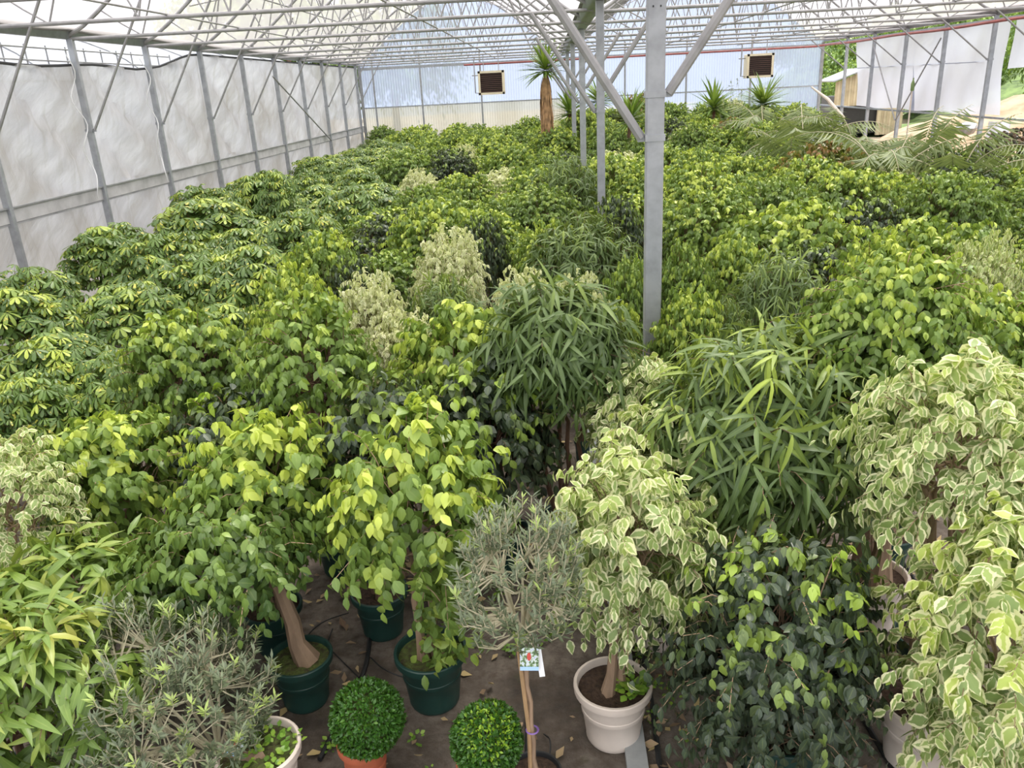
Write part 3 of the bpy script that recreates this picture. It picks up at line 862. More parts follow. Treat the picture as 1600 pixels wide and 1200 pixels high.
def ball_foliage(name, seed, C, r, n, mat, leaf=0.018, fresh=0.5):
    rs = np.random.RandomState(seed)
    u = unit(rs.randn(n, 3))
    lump = lumps(rs, 30, 0.03)
    rr = r * lump(u) * (1 - 0.12 * rs.rand(n) ** 2)
    lv = Leaves(T_BOX)
    D = unit(u * 0.7 + rs.randn(n, 3) * 0.6)
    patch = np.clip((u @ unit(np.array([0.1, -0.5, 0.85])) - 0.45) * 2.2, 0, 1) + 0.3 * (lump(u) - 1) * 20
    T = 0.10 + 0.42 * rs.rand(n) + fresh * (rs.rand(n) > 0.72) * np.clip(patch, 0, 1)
    lv.add(np.array(C) + u * rr[:, None], D, unit(u + rs.randn(n, 3) * 0.5), leaf * rs.uniform(0.7, 1.3, n), T)
    return lv.mesh(name, mat, seed)
def sword_foliage(name, seed, C, n, L, mat, spread=-0.25, tpl=T_SWORD):
    rs = np.random.RandomState(seed)
    z = spread + (1 - spread) * rs.rand(n)
    a = rs.rand(n) * 6.283
    s = np.sqrt(1 - z * z)
    D = np.stack([s * np.cos(a), s * np.sin(a), z], 1)
    lv = Leaves(tpl)
    lv.add(np.array(C) + D * 0.03 + UPV * (0.12 * z)[:, None], D, unit(UPV - D * 0.3 + 1e-3), L * rs.uniform(0.75, 1.1, n), 0.2 + 0.5 * rs.rand(n), rs.uniform(0.2, 1.4, n))
    return lv.mesh(name, mat, seed)
# ---- the front plants, one by one (foot in the photograph, box of the crown)
def fp(name, cat, label, foot, box, mat, **k):
    if mat is L_VAR: k.setdefault('hang', 0.95)
    return fig_plant(name, cat, label, foot, box, mat, **k)
FIG, VFIG, DFIG = 'weeping_fig', 'variegated_weeping_fig', 'dark_weeping_fig'
p1 = fp(FIG, 'fig tree', 'lime-tipped weeping fig in a full green pot behind the two clipped box balls', (680, 1092), (526, 655, 776, 940), L_FIG, potd=0.40, stems=2, seed=11, vigor=0.85, thick=0.024, soil='moss', leaf=0.09)
B1 = at_z(680, 1092)
rs = np.random.RandomState(4)
lvs = Leaves(T_FIG)                                     # the skirt of shoots that hangs down beside the stem
n = 230
P = np.stack([0.10 + rs.randn(n) * 0.075, -0.12 + rs.randn(n) * 0.06, rs.uniform(0.36, 1.0, n)], 1)
lvs.add(P, unit(rs.randn(n, 3) * 0.5 + DOWN * 0.8), unit(rs.randn(n, 3) * 0.4 + np.array([0, -0.8, 0.5])), 0.075 * rs.uniform(0.7, 1.2, n), 0.2 + 0.6 * rs.rand(n))
link('foliage', lvs.mesh('foliage', L_FIG, 5), p1)
p2 = fp(FIG, 'fig tree', 'broad weeping fig leaning over a thick forked trunk in a green pot', (480, 1093), (207, 762, 502, 955), L_FIG, potd=0.36, stems=1, seed=12, vigor=0.30, thick=0.045, soil='moss', leaf=0.08, base=-0.08, zmin=-0.6)
fp(FIG, 'fig tree', 'bright lime weeping fig rising behind the thick forked trunk', (437, 1010), (300, 655, 528, 860), L_FIG, stems=3, seed=13, vigor=0.95, leaf=0.088)
fp(FIG, 'fig tree', 'tall small-leaved weeping fig over red-brown stems behind the lime one', (535, 890), (405, 455, 580, 690), L_FIG, stems=4, seed=14, vigor=0.35, leaf=0.07, bark=M_BARKD, base=0.12)
fp(DFIG, 'fig tree', 'low dark-leaved fig in a green pot half behind the lime-tipped tree', (600, 985), (535, 588, 665, 770), L_DARK, stems=3, seed=15, vigor=0.35, bark=M_BARKD)
fp(FIG, 'fig tree', 'yellow-green weeping fig with drooping leaves above the long-leaved plant', (205, 935), (72, 622, 288, 870), L_FIG, stems=2, seed=16, vigor=0.9, leaf=0.088)
fp(VFIG, 'fig tree', 'pale variegated fig on thin pink stems cut by the picture edge', (25, 1045), (-45, 672, 98, 935), L_VAR, stems=4, seed=17, vigor=0.25, leaf=0.062, bark=M_BARK, thick=0.014)
fp(DFIG, 'fig tree', 'blackish fig with lime shoots between two bright weeping figs', (372, 905), (285, 615, 445, 770), L_DARK, stems=3, seed=18, vigor=0.6, bark=M_BARKD)
fp(FIG, 'fig tree', 'weeping fig with a blackened side below yellow-green top shoots', (300, 815), (205, 490, 392, 650), L_FIG, stems=3, seed=19, vigor=0.6, leaf=0.08, base=0.03, bark=M_BARKD)
fp(DFIG, 'fig tree', 'glossy black-green fig on many upright stems behind the standard olive', (792, 885), (650, 560, 865, 800), L_DARK, stems=6, seed=20, vigor=0.45, bark=M_BARKD, leaf=0.088)
fp(FIG, 'fig tree', 'green weeping fig peeping over the glossy black-green one', (735, 825), (628, 490, 838, 680), L_FIG, stems=3, seed=21, vigor=0.7, leaf=0.085, bark=M_BARKD)
fp(VFIG, 'fig tree', 'cream-edged fig on twin stems in the front beige pot beside the floor strip', (958, 1148), (880, 705, 1085, 1000), L_VAR, pot='white', potd=0.40, stems=2, seed=22, vigor=0.35, thick=0.024, leaf=0.082, zmin=-0.95, amp=0.2)
wp = bpy.data.objects['variegated_weeping_fig.001']
weed_in(wp, 6, 0.33, 0.085, (0.09, -0.02), 70, leaf=0.045)
fp(VFIG, 'fig tree', 'tallest cream-edged fig, in the small beige pot behind the front one', (1021, 1003), (935, 618, 1155, 975), L_VAR, pot='white', potd=0.34, stems=3, seed=23, vigor=0.45, leaf=0.082, zmin=-0.95, amp=0.2)
fp(VFIG, 'fig tree', 'cream-edged fig tucked against the thick gutter post', (1000, 885), (925, 555, 1060, 720), L_VAR, pot='green', stems=3, seed=24, vigor=0.3, leaf=0.078)
fp(VFIG, 'fig tree', 'cream-edged fig on a sheaf of six bare stems in a beige pot', (1432, 1188), (1385, 550, 1598, 870), L_VAR, pot='white', potd=0.44, stems=6, seed=25, vigor=0.35, leaf=0.078, spread=0.10, thick=0.017)
fp(VFIG, 'fig tree', 'cream-edged fig in a green pot just behind the six bare stems', (1440, 1062), (1490, 560, 1650, 830), L_VAR, pot='green', stems=4, seed=26, vigor=0.2, leaf=0.075, bark=M_BARK)
fp(VFIG, 'fig tree', 'fresh lime and cream fig spilling in at the lower corner', (1615, 1330), (1440, 820, 1700, 1230), L_VAR, pot='white', stems=3, seed=27, vigor=0.9, leaf=0.088, zmin=-0.95, amp=0.22)
fp(DFIG, 'fig tree', 'slate-green weeping fig with lime tips, leaves down to its pot', (1212, 1222), (1070, 830, 1372, 1185), L_DARK, pot='green', potd=0.42, stems=4, seed=28, vigor=0.42, leaf=0.072, zmin=-0.98, n=420, amp=0.3)
fp(FIG, 'fig tree', 'green weeping fig on thick grey trunks in a beige pot under the narrow leaves', (1353, 972), (1285, 395, 1490, 640), L_FIG, pot='white', potd=0.42, stems=5, seed=29, vigor=0.4, thick=0.040, leaf=0.062, n=620, spread=0.08)
fp(FIG, 'fig tree', 'lime weeping fig in a green pot behind the thick grey trunks', (1376, 892), (1440, 462, 1610, 640), L_FIG, stems=3, seed=30, vigor=0.6, leaf=0.06, n=480)
def narrow(label, foot, box, seed, vigor, n, stems=4, leaf=0.20, mat=L_ALII, tpl=T_NAR, per=8, name='narrow_leaf_fig', pot='green', **kw):
    B, C, rx, rz = crown_from(foot, box)
    PLACED.append((B[0] + C[0] * 0.6, B[1], max(rx, 0.4)))
    t = thing(name, label, 'fig tree', B)
    z0 = add_pot(t, pot, 0.36)
    tw = MB()
    link('foliage', narrow_foliage('foliage', seed, C, rx, rz, n, mat, leaf, per, vigor, tw, tpl, **kw), t)
    rs = np.random.RandomState(seed)
    for k in range(stems):
        a = 6.283 * k / stems
        top = C + np.array([math.cos(a) * rx * .5, math.sin(a) * rx * .4, rz * .3])
        MB().tube(stem_path(rs, (math.cos(a) * .05, math.sin(a) * .05, z0), top, 0.025, 8), np.linspace(0.022, 0.007, 8), 7).build('stem', M_BARKD, t)
    tw.build('twig', M_BARKD, t)
    return t
narrow('big narrow-leaved fig arching over the cream-edged figs by the post', (1180, 985), (1012, 505, 1385, 850), 31, 0.5, 520)
narrow('dull narrow-leaved fig on bare stems behind the black-green fig', (885, 860), (770, 445, 975, 650), 32, 0.12, 300)
narrow('long-leaved fig with broad yellowing leaves below the yellow-green weeping fig', (150, 1125), (-10, 840, 258, 1040), 33, 0.3, 130, 3, 0.16, L_LONG, T_LONG, 8, 'long_leaf_fig')
narrow('long-leaved fig with bronze shoots cut by the picture corner', (50, 1290), (-60, 955, 190, 1230), 34, 0.45, 120, 3, 0.16, L_LONG, T_LONG, 8, 'long_leaf_fig')
# ---- olives
B, C, rx, rz = crown_from((420, 1252), (95, 948, 428, 1262))
PLACED.append((B[0], B[1], 0.5))
t = thing('olive_tree', 'bushy grey olive sprawling out of a beige pot at the bottom edge', 'olive tree', B)
z0 = add_pot(t, 'white', 0.40, soil='moss')
weed_in(t, 2, z0, 0.14, (0.06, 0), 80)
tw = MB()
MB().tube(stem_path(np.random.RandomState(2), (0, 0, z0 - 0.01), C * np.array([.5, .5, 1]) + np.array([0, 0, -rz * 0.6]), 0.012, 7), [0.05, 0.04, 0.034, 0.03, 0.027, 0.024, 0.02], 9).build('trunk', M_BARK, t)
link('foliage', olive_foliage('foliage', 41, C, rx, rz, 430, L_OLIVE, tw, C * np.array([.5, .5, 1]) + np.array([0, 0, -rz * 0.62]), per=20), t)
tw.build('twig', M_OLIVEB, t)
OL1 = B
B, C, rx, rz = crown_from((838, 1262), (712, 795, 912, 1050))
PLACED.append((B[0], B[1], 0.4))
t = thing('olive_tree', 'round-headed standard olive on a thin staked stem', 'olive tree', B)
z0 = add_pot(t, 'black', 0.26)
tw = MB()
fk = C + np.array([0, 0, -rz * 0.75])
MB().tube(stem_path(np.random.RandomState(3), (0.012, 0, z0), fk, 0.006, 8), np.linspace(0.014, 0.011, 8), 7).build('trunk', M_BARK, t)
MB().tube([(-0.02, -0.015, z0 - 0.05), (-0.015, -0.015, fk[2] * .5), fk + np.array([-0.022, -0.01, 0.05])], 0.010, 7).build('stake', M_STAKE, t)
tie = MB().lathe([(0.026, -0.004), (0.031, 0), (0.026, 0.004), (0.021, 0), (0.026, -0.004)], 14, (0, -0.008, z0 + 0.28)).build('tie', solid('violet_tie', (0.20, 0.11, 0.36), 0.5), t)
link('foliage', olive_foliage('foliage', 42, C, rx, rz, 240, L_OLIVE, tw, fk, leaf=0.044, per=15), t)
tw.build('twig', M_OLIVEB, t)
OL2, FK = B, B + fk
# the plant tag and the price strip that hang at the fork
m, nt, out = nodes_of('printed_tag')
tc = nd(nt, 'ShaderNodeTexCoord'); sp = nd(nt, 'ShaderNodeSeparateXYZ')
nt.links.new(tc.outputs['Object'], sp.inputs[0])
pc = ramp(nt, noise(nt, 70.0, 3), [(0.36, (0.02, 0.06, 0.02)), (0.47, (0.18, 0.30, 0.10)), (0.56, (0.72, 0.78, 0.80)), (0.70, (0.35, 0.45, 0.65))])
dx = mth(nt, 'DIVIDE', mth(nt, 'SUBTRACT', sp.outputs['X'], -0.001), 0.009)
dzz = mth(nt, 'DIVIDE', mth(nt, 'SUBTRACT', sp.outputs['Z'], 0.008), 0.017)
rr = mth(nt, 'ADD', mth(nt, 'POWER', mth(nt, 'ABSOLUTE', dx), 2.0), mth(nt, 'POWER', mth(nt, 'ABSOLUTE', dzz), 2.0))
pc = mixc(nt, mth(nt, 'LESS_THAN', rr, 1.0), pc, (0.60, 0.06, 0.04))
pc = mixc(nt, mth(nt, 'LESS_THAN', sp.outputs['Z'], -0.034), pc, (0.38, 0.60, 0.85))
b = nd(nt, 'ShaderNodeBsdfPrincipled'); nt.links.new(pc, b.inputs['Base Color']); b.inputs['Roughness'].default_value = 0.35
nt.links.new(b.outputs[0], out.inputs[0])
M_TAG = m
def card(name, label, px, Y, w, h, mat, tilt, rx=-0.45):
    p = at_y(px[0], px[1], Y)
    o = MB().box((0, 0, 0), (w, 0.0015, h)).tube([(0, 0, h / 2), (0.004, 0.004, h / 2 + 0.02), (0, 0.012, h / 2 + 0.05)], 0.0012, 4).build(name, mat, smooth=False)
    o.location = p
    o.rotation_euler = (rx, tilt, 0)
    return tag(o, label, 'tag')
card('plant_tag', 'picture tag with a blue foot hanging at the fork of the standard olive', (827, 1029), OL2[1] - 0.05, 0.080, 0.100, M_TAG, 0.02)
card('price_strip', 'blank white strip hanging beside the picture tag on the standard olive', (844, 1034), OL2[1] - 0.045, 0.024, 0.125, M_WHITE, -0.14)
card('plant_tag', 'blue picture tag low among the twigs of the bushy grey olive', (368, 1165), OL1[1] - 0.06, 0.070, 0.095, M_TAG, 0.45)
# ---- clipped box balls
for foot, c, hw, lab, sd, fr in (((577, 1228), (575, 1122), 56, 'clipped box ball, deep green, in the terracotta pot', 51, 0.12), ((760, 1262), (760, 1156), 54, 'clipped box ball with fresh lime shoots near the standard olive', 52, 0.95)):
    B = at_z(*foot)
    Cw = at_y(*c, B[1])
    r = hw * depth(Cw) / FPX
    t = thing('box_ball', lab, 'topiary', B)
    PLACED.append((B[0], B[1], 0.3))
    add_pot(t, 'terra', 0.25, max(0.16, Cw[2] - r * 0.75))
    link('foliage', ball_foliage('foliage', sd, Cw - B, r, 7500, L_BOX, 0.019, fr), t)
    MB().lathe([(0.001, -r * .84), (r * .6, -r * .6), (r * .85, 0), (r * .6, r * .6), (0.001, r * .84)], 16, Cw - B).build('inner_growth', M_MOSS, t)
    MB().tube([(0, 0, 0.12), (0, 0, 0.2), (0, 0, Cw[2] - r * 0.3)], 0.012, 6).build('stem', M_BARKD, t)
# ---- models for the massed plants behind: crown about 1.2 m wide, 1.85 m tall
PROTO = {}
def proto(key, name, builder, stems=3, thick=0.017, bark=M_BARKD, pot='green', c=(0, 0, 1.30), cat='fig tree', rx=0.62, rz=0.55):
    t = thing(name, 'x', cat, (0, 0, 0))
    z0 = add_pot(t, pot, 0.36)
    tw = MB()
    link('foliage', builder(np.array(c, float), rx, rz, tw), t)
    rs = np.random.RandomState(len(PROTO) + 70)
    for k in range(stems):
        a = 6.283 * k / stems + rs.rand()
        MB().tube(stem_path(rs, (math.cos(a) * .05, math.sin(a) * .05, z0), np.array(c) + np.array([math.cos(a) * rx * .45, math.sin(a) * rx * .45, rz * .2]), 0.03, 7), np.linspace(thick, thick * .35, 7), 6).build('stem', bark, t)
    if tw.v: tw.build('twig', bark, t)
    PROTO[key] = [t, 0]
for i in range(3):
    proto(f'lime{i}', FIG, lambda C, rx, rz, tw, i=i: fig_foliage('foliage', 100 + i, C, rx, rz, 580, L_FIG, 0.068, 12, 0.75 + 0.1 * i, 0.25, twig=tw, base=0.13))
    proto(f'mid{i}', FIG, lambda C, rx, rz, tw, i=i: fig_foliage('foliage', 110 + i, C, rx, rz, 600, L_FIG, 0.066, 12, 0.62, 0.24, twig=tw, base=0.12))
for i in range(2):
    proto(f'deep{i}', FIG, lambda C, rx, rz, tw, i=i: fig_foliage('foliage', 120 + i, C, rx, rz, 600, L_FIG, 0.064, 12, 0.38, 0.24, twig=tw, base=0.02))
    proto(f'pale{i}', VFIG, lambda C, rx, rz, tw, i=i: fig_foliage('foliage', 140 + i, C, rx, rz, 560, L_PALE, 0.064, 12, 0.35, 0.22, twig=tw, base=0.2, droop=0.7, hang=1.0))
    proto(f'narrow{i}', 'narrow_leaf_fig', lambda C, rx, rz, tw, i=i: narrow_foliage('foliage', 150 + i, C, rx, rz, 300, L_ALII, 0.165, 8, 0.25, tw))
proto('dark0', DFIG, lambda C, rx, rz, tw: fig_foliage('foliage', 130, C, rx, rz, 580, L_DARK, 0.064, 12, 0.4, 0.24, twig=tw))
proto('var0', VFIG, lambda C, rx, rz, tw: fig_foliage('foliage', 145, C, rx, rz, 580, L_VAR, 0.064, 12, 0.35, 0.25, twig=tw))
for i in range(4):
    proto(f'umb{i}', 'umbrella_plant', lambda C, rx, rz, tw, i=i: palmate_foliage('foliage', 160 + i, C, rx * 1.05, rz, 430, L_SCH, 0.112, 8, 0.9 + 0.2 * (i % 2), tw), cat='umbrella plant', c=(0, 0, 1.12), rz=0.55)
PTOP = {'umb': 1.70}
def put(key, xy, top, rx, label, rz=None, group=None):
    """one more plant of a kind: the first call moves the model itself, later ones copy it"""
    root, k = PROTO[key]
    base_top = 1.68 if key.startswith('umb') else 1.86
    sxy, sz = rx / 0.62, top / base_top
    rot = rz if rz is not None else random.Random(hash((round(xy[0], 2), round(xy[1], 2)))).uniform(0, 6.28)
    sc = (sxy, sxy, sz)
    if k == 0:
        root.location = (float(xy[0]), float(xy[1]), 0); root.rotation_euler = (0, 0, rot); root.scale = sc; root['label'] = label
        if group: root['group'] = group
        o = root
    else:
        o = dup(root, (xy[0], xy[1], 0), rot, label, sc, group)
    PROTO[key][1] += 1
    return o
# plants one can pick out of the mass: kind, middle and top in the photograph, half width, height
PICK = [
    ('pale0', 575, 430, 58, 1.80, 'creamy variegated fig behind the tall red-stemmed weeping fig'),
    ('pale1', 628, 490, 66, 1.55, 'creamy variegated fig just behind the low dark-leaved fig'),
    ('pale0', 700, 360, 62, 1.95, 'creamy variegated fig standing taller than the narrow-leaved one before it'),
    ('pale1', 818, 425, 56, 1.80, 'almost white variegated fig over the dull narrow-leaved fig'),
    ('pale0', 905, 432, 50, 1.75, 'almost white variegated fig between two narrow-leaved figs near the post'),
    ('pale1', 655, 265, 36, 1.85, 'pale variegated fig alone in the middle of the narrower bay'),
    ('pale0', 722, 227, 28, 1.85, 'pale variegated fig furthest back before the tall yucca'),
    ('pale1', 1075, 200, 36, 1.85, 'yellowish variegated fig beyond the thick gutter post'),
    ('var0', 1535, 372, 66, 1.85, 'variegated fig with green-centred leaves amid the wider bay near the picture edge'),
    ('narrow0', 700, 438, 66, 1.70, 'narrow-leaved fig in front of the tall creamy fig'),
    ('narrow1', 910, 345, 84, 1.80, 'wide narrow-leaved fig behind the almost white figs'),
    ('narrow0', 1212, 405, 78, 1.80, 'narrow-leaved fig behind the big arching one, past the post'),
    ('narrow1', 1130, 480, 45, 1.6, 'small narrow-leaved fig low beside the thick gutter post'),
    ('dark0', 545, 395, 46, 1.80, 'dark fig between the tall weeping fig and the creamy ones'),
    ('dark0', 752, 332, 42, 1.85, 'dark fig beside the tallest creamy fig'),
    ('dark0', 625, 588, 60, 1.5, 'dark fig low behind the lime-tipped front tree'),
    ('dark0', 965, 300, 46, 2.0, 'dark fig against the double gutter post'),
    ('deep0', 985, 405, 46, 1.75, 'deep-green weeping fig filling the gap before the thick gutter post'),
    ('mid2', 962, 470, 44, 1.5, 'low mid-green weeping fig between the dull narrow-leaved fig and the thick post'),
    ('deep1', 1075, 385, 56, 1.8, 'deep-green weeping fig just past the thick gutter post'),
    ('mid0', 1150, 372, 60, 1.75, 'mid-green weeping fig between the thick post and the largest lime one'),
    ('lime0', 1235, 318, 118, 1.95, 'largest lime weeping fig in the wider bay'),
    ('lime1', 1390, 385, 95, 1.85, 'lime weeping fig beyond the thick grey trunks'),
    ('mid0', 1075, 455, 66, 1.75, 'mid-green weeping fig touching the thick gutter post'),
    ('mid1', 1095, 300, 80, 1.85, 'mid-green weeping fig two back from the thick gutter post'),
    ('lime2', 500, 360, 60, 1.90, 'fresh weeping fig beside the first umbrella plants'),
    ('lime1', 455, 425, 72, 1.85, 'yellow-green weeping fig directly behind the tall red-stemmed one'),
    ('lime0', 850, 345, 50, 1.75, 'lime weeping fig in front of the dark pair'),
    ('umb0', 165, 352, 78, 1.75, 'yellow-flecked umbrella plant with the bare curtain behind, nearest its foot'),
    ('umb1', 315, 305, 88, 1.85, 'broad umbrella plant standing proud of the curtain row'),
    ('umb2', 405, 262, 46, 2.10, 'peaked umbrella plant taller than all along the curtain'),
    ('umb3', 30, 425, 80, 1.55, 'umbrella plant at the picture edge under the first bare curtain post'),
    ('umb1', 85, 520, 95, 1.45, 'yellow-splashed umbrella plant above the pale variegated fig'),
    ('umb0', 40, 590, 80, 1.35, 'low umbrella plant with yellowed leaves by the picture edge'),
    ('umb2', 190, 440, 85, 1.50, 'umbrella plant two rows out from the bare curtain post'),
    ('umb3', 300, 400, 85, 1.55, 'umbrella plant with lime crowns beside the blackened weeping fig'),
    ('umb1', 355, 470, 80, 1.45, 'umbrella plant tucked behind the blackened weeping fig'),
    ('umb0', 90, 790, 45, 1.05, 'small yellow umbrella plant between the pale fig and the long leaves'),
    ('umb3', 180, 560, 80, 1.35, 'umbrella plant right behind the yellow-green drooping fig'),
]
for key, cx, yt, hw, top, lab in PICK:
    p = at_z(cx, yt, top)
    rx = hw * depth(p) / FPX
    c = p + np.array([p[0], p[1], 0]) / np.linalg.norm(p[:2]) * rx * 0.35
    PLACED.append((c[0], c[1], rx * 0.9))
    put(key, c, top, rx, lab)
# the rest, row by row
random.seed(12)
rows = [32.8 - 1.26 * i for i in range(24)]
for ri, y0 in enumerate(rows):
    ci = 0
    x = XL + 0.95 + (0.6 if ri % 2 else 0)
    while x < XR - 0.9:
        X, Y = x + random.uniform(-.2, .2), y0 + random.uniform(-.2, .2)
        x += 1.27
        palmzone = X > 5.6 + 0.10 * (26 - Y) and 15 < Y < 30
        if palmzone or math.hypot(X - XC, 0) < 0.3 or Y < 4.3:
            continue
        u_, v_, z_ = pix((X, Y, 1.7))
        if z_ < 1 or not (-90 < u_ < 1690) or v_ > 1150:
            continue
        if any(math.hypot(X - a, Y - b_) < r * 0.75 + 0.42 for a, b_, r in PLACED):
            continue
        if Y < 6.2 and -2.2 < X < 3.2:
            continue
        ci += 1
        q = random.random()
        wob = math.sin(X * 0.9 + Y * 0.37) + math.sin(Y * 0.61 - X * 0.4)
        sch = X < -2.5 - 0.10 * (Y - 7) and Y < 29
        if sch:
            key, look, kind = f'umb{random.randrange(4)}', random.choice(('glossy', 'dark-green', 'yellow-tipped')), 'umbrella plant'
            top = random.uniform(1.45, 1.75)
        else:
            kind = 'weeping fig'
            if q < 0.05: key, look = f'pale{random.randrange(2)}', 'creamy'
            elif q < 0.09: key, look, kind = f'narrow{random.randrange(2)}', 'olive-green', 'narrow-leaved fig'
            elif q < 0.17: key, look = 'dark0', 'blackish'
            elif wob + random.uniform(-1, 1) + (0.3 if X > 1 else -0.2) > 0.70: key, look = f'lime{random.randrange(3)}', 'bright'
            elif q < 0.66: key, look = f'mid{random.randrange(3)}', 'mid-green'
            else: key, look = f'deep{random.randrange(2)}', 'deep-green'
            top = random.uniform(1.36, 2.0) + (0.0 if Y < 20 else min(1, (Y - 20) / 5) * (0.45 if X > 1 else 0.15 if X > -2 else 0.0))
        lab = f'{look} {kind}, {ORD[ri]} row from the back wall, {ORD[ci - 1]} out from the stained curtain'
        put(key, (X, Y), top, random.uniform(0.56, 0.67), lab, group={'umbrella plant': 'massed umbrella plants'}.get(kind, 'massed fig trees'))
for key, (root, k) in PROTO.items():
    if k == 0:
        for ch in list(root.children_recursive) + [root]:
            bpy.data.objects.remove(ch)
# ---- yuccas
def yucca(label, xy, head, L, n, seed, skirt=False, trunk=0.05, mat=L_YUC):
    t = thing('yucca', label, 'yucca', (xy[0], xy[1], 0))
    add_pot(t, 'black', 0.4)
    MB().tube(stem_path(np.random.RandomState(seed), (0, 0, 0.3), (0, 0, head), 0.03, 7), trunk, 8).build('trunk', M_BARKD, t)
    link('foliage', sword_foliage('foliage', seed, (0, 0, head), n, L, mat), t)
    if skirt:
        rs = np.random.RandomState(seed)
        lv = Leaves(T_SWORD)
        m_ = 260
        a = rs.rand(m_) * 6.283
        R = np.stack([np.cos(a), np.sin(a), 0 * a], 1)
        lv.add(R * 0.07 + UPV * rs.uniform(head - 1.15, head - 0.1, m_)[:, None], R * (0.10 + 0.30 * rs.rand(m_))[:, None] + DOWN, R, 0.8 * rs.uniform(0.7, 1.1, m_), rs.rand(m_))
        me = lv.mesh('dead_skirt', M_DRY, seed)
        tag(link('dead_skirt', me, t), 'hanging brown dead leaves')
    return t
c = at_y(852, 108, 24.0)
yucca('tall yucca with a hanging skirt of dead brown leaves', c, c[2] - 0.05, 0.85, 100, 61, True, 0.07)
for px, Y, L, lab, sd in (((985, 190), 21.5, .75, 'yucca rosette between the gutter posts, low in the figs', 62), ((890, 178), 25.5, .7, 'yucca rosette at the foot of the tall yucca', 63), ((935, 160), 27.0, .8, 'bright yucca seen past the gutter posts near the back', 64),
                          ((1115, 172), 27.5, .95, 'yucca rosette below the back wall rail in the wider bay', 65), ((1193, 165), 27.2, .95, 'yucca rosette below the fan heater nearer the white curtains', 66)):
    c = at_y(*px, Y)
    yucca(lab, c, c[2], L, 90, sd)
# ---- kentia palms
def frond_mesh(seed, L=1.55, arch=0.8, n=23):
    rs = np.random.RandomState(seed)
    s = np.linspace(0, 1, 24)
    el = 1.30 - arch * 2.5 * s ** 1.2
    dx, dz = np.cos(el), np.sin(el)
    X = np.concatenate([[0], np.cumsum(dx[:-1])]) * L / 23
    Z = np.concatenate([[0], np.cumsum(dz[:-1])]) * L / 23
    path = np.stack([X, 0.06 * np.sin(s * 3 + seed) * s, Z], 1)
    lv = Leaves(T_LFT)
    t = np.linspace(0.22, 0.99, n)
    i = np.minimum((t * 23).astype(int), 22)
    P = path[i] + (path[i + 1] - path[i]) * (t * 23 - i)[:, None]
    tan = unit(path[i + 1] - path[i])
    for sd in (-1, 1):
        side = np.array([0, sd, 0.0])
        D = unit(side * 0.62 + tan * 0.40 + DOWN * 0.62 + rs.randn(n, 3) * 0.08)
        lv.add(P, D, unit(np.cross(tan, side) * sd * -1 + UPV * 0.6), 0.42 * np.sin(np.clip(t * 1.05, 0, 1) * math.pi) ** 0.5 * rs.uniform(0.85, 1.1, n) + 0.05, 0.2 + 0.5 * rs.rand(n))
    rc = MB().tube(path, np.linspace(0.014, 0.003, 24), 5)
    return lv.mesh('frond', L_PALM, seed), rc.mesh('rachis', MATS['olive_twig'])
FR = [frond_mesh(200 + i, 1.7 + 0.2 * (i % 3), 0.50 + 0.12 * i) for i in range(5)]
palms = [((1195, 172), 2.1, 'kentia palm at the near end of the tangled row, beside the weeping figs'), ((1262, 186), 2.1, 'kentia palm with fronds drooping before the tan shed'), ((1240, 215), 1.8, 'kentia palm bending low over the figs before the shed'),
         ((1335, 192), 2.0, 'kentia palm below the first white curtain panel'), ((1385, 222), 1.9, 'kentia palm with a broad arching frond amid the row'),
         ((1440, 205), 2.0, 'kentia palm in front of the rubble heap'), ((1500, 222), 1.9, 'kentia palm with see-through fronds by the loose film'), ((1560, 240), 1.6, 'kentia palm beside the purple-leaved shrub')]
for i, (px, z, lab) in enumerate(palms):
    c = at_z(px[0], px[1] + 12, z)
    rs = np.random.RandomState(300 + i)
    c[0] = min(c[0], XR - 1.2)
    t = thing('kentia_palm', lab, 'palm', (c[0], c[1], 0))
    add_pot(t, 'black', 0.38)
    MB().tube(stem_path(rs, (0, 0, 0.3), (0, 0, z - 0.75), 0.03, 6), [0.05, 0.045, 0.04, 0.038, 0.035, 0.03], 7).build('stem', M_BARKD, t)
    for k in range(7):
        fm, rm = FR[(k + i) % 5]
        f = link('frond', fm, t)
        f.location = (0, 0, z - 0.80)
        f.rotation_euler = (rs.uniform(-.2, .2), rs.uniform(-0.25, 0.3), 6.283 * k / 7 + rs.rand() * 0.7)
        link('rachis', rm, f)
# a broken pale frond stalk standing over the palms
a, b_ = at_y(1268, 136, 22.5), at_y(1318, 185, 21.8)
tag(MB().tube([a, (a + b_) / 2 + np.array([0, 0, .08]), b_], [0.02, 0.045, 0.05], 8).build('dry_frond_stalk', M_WHITEPOT), 'broken pale frond stalk slanting above the palms by the shed', 'frond stalk')
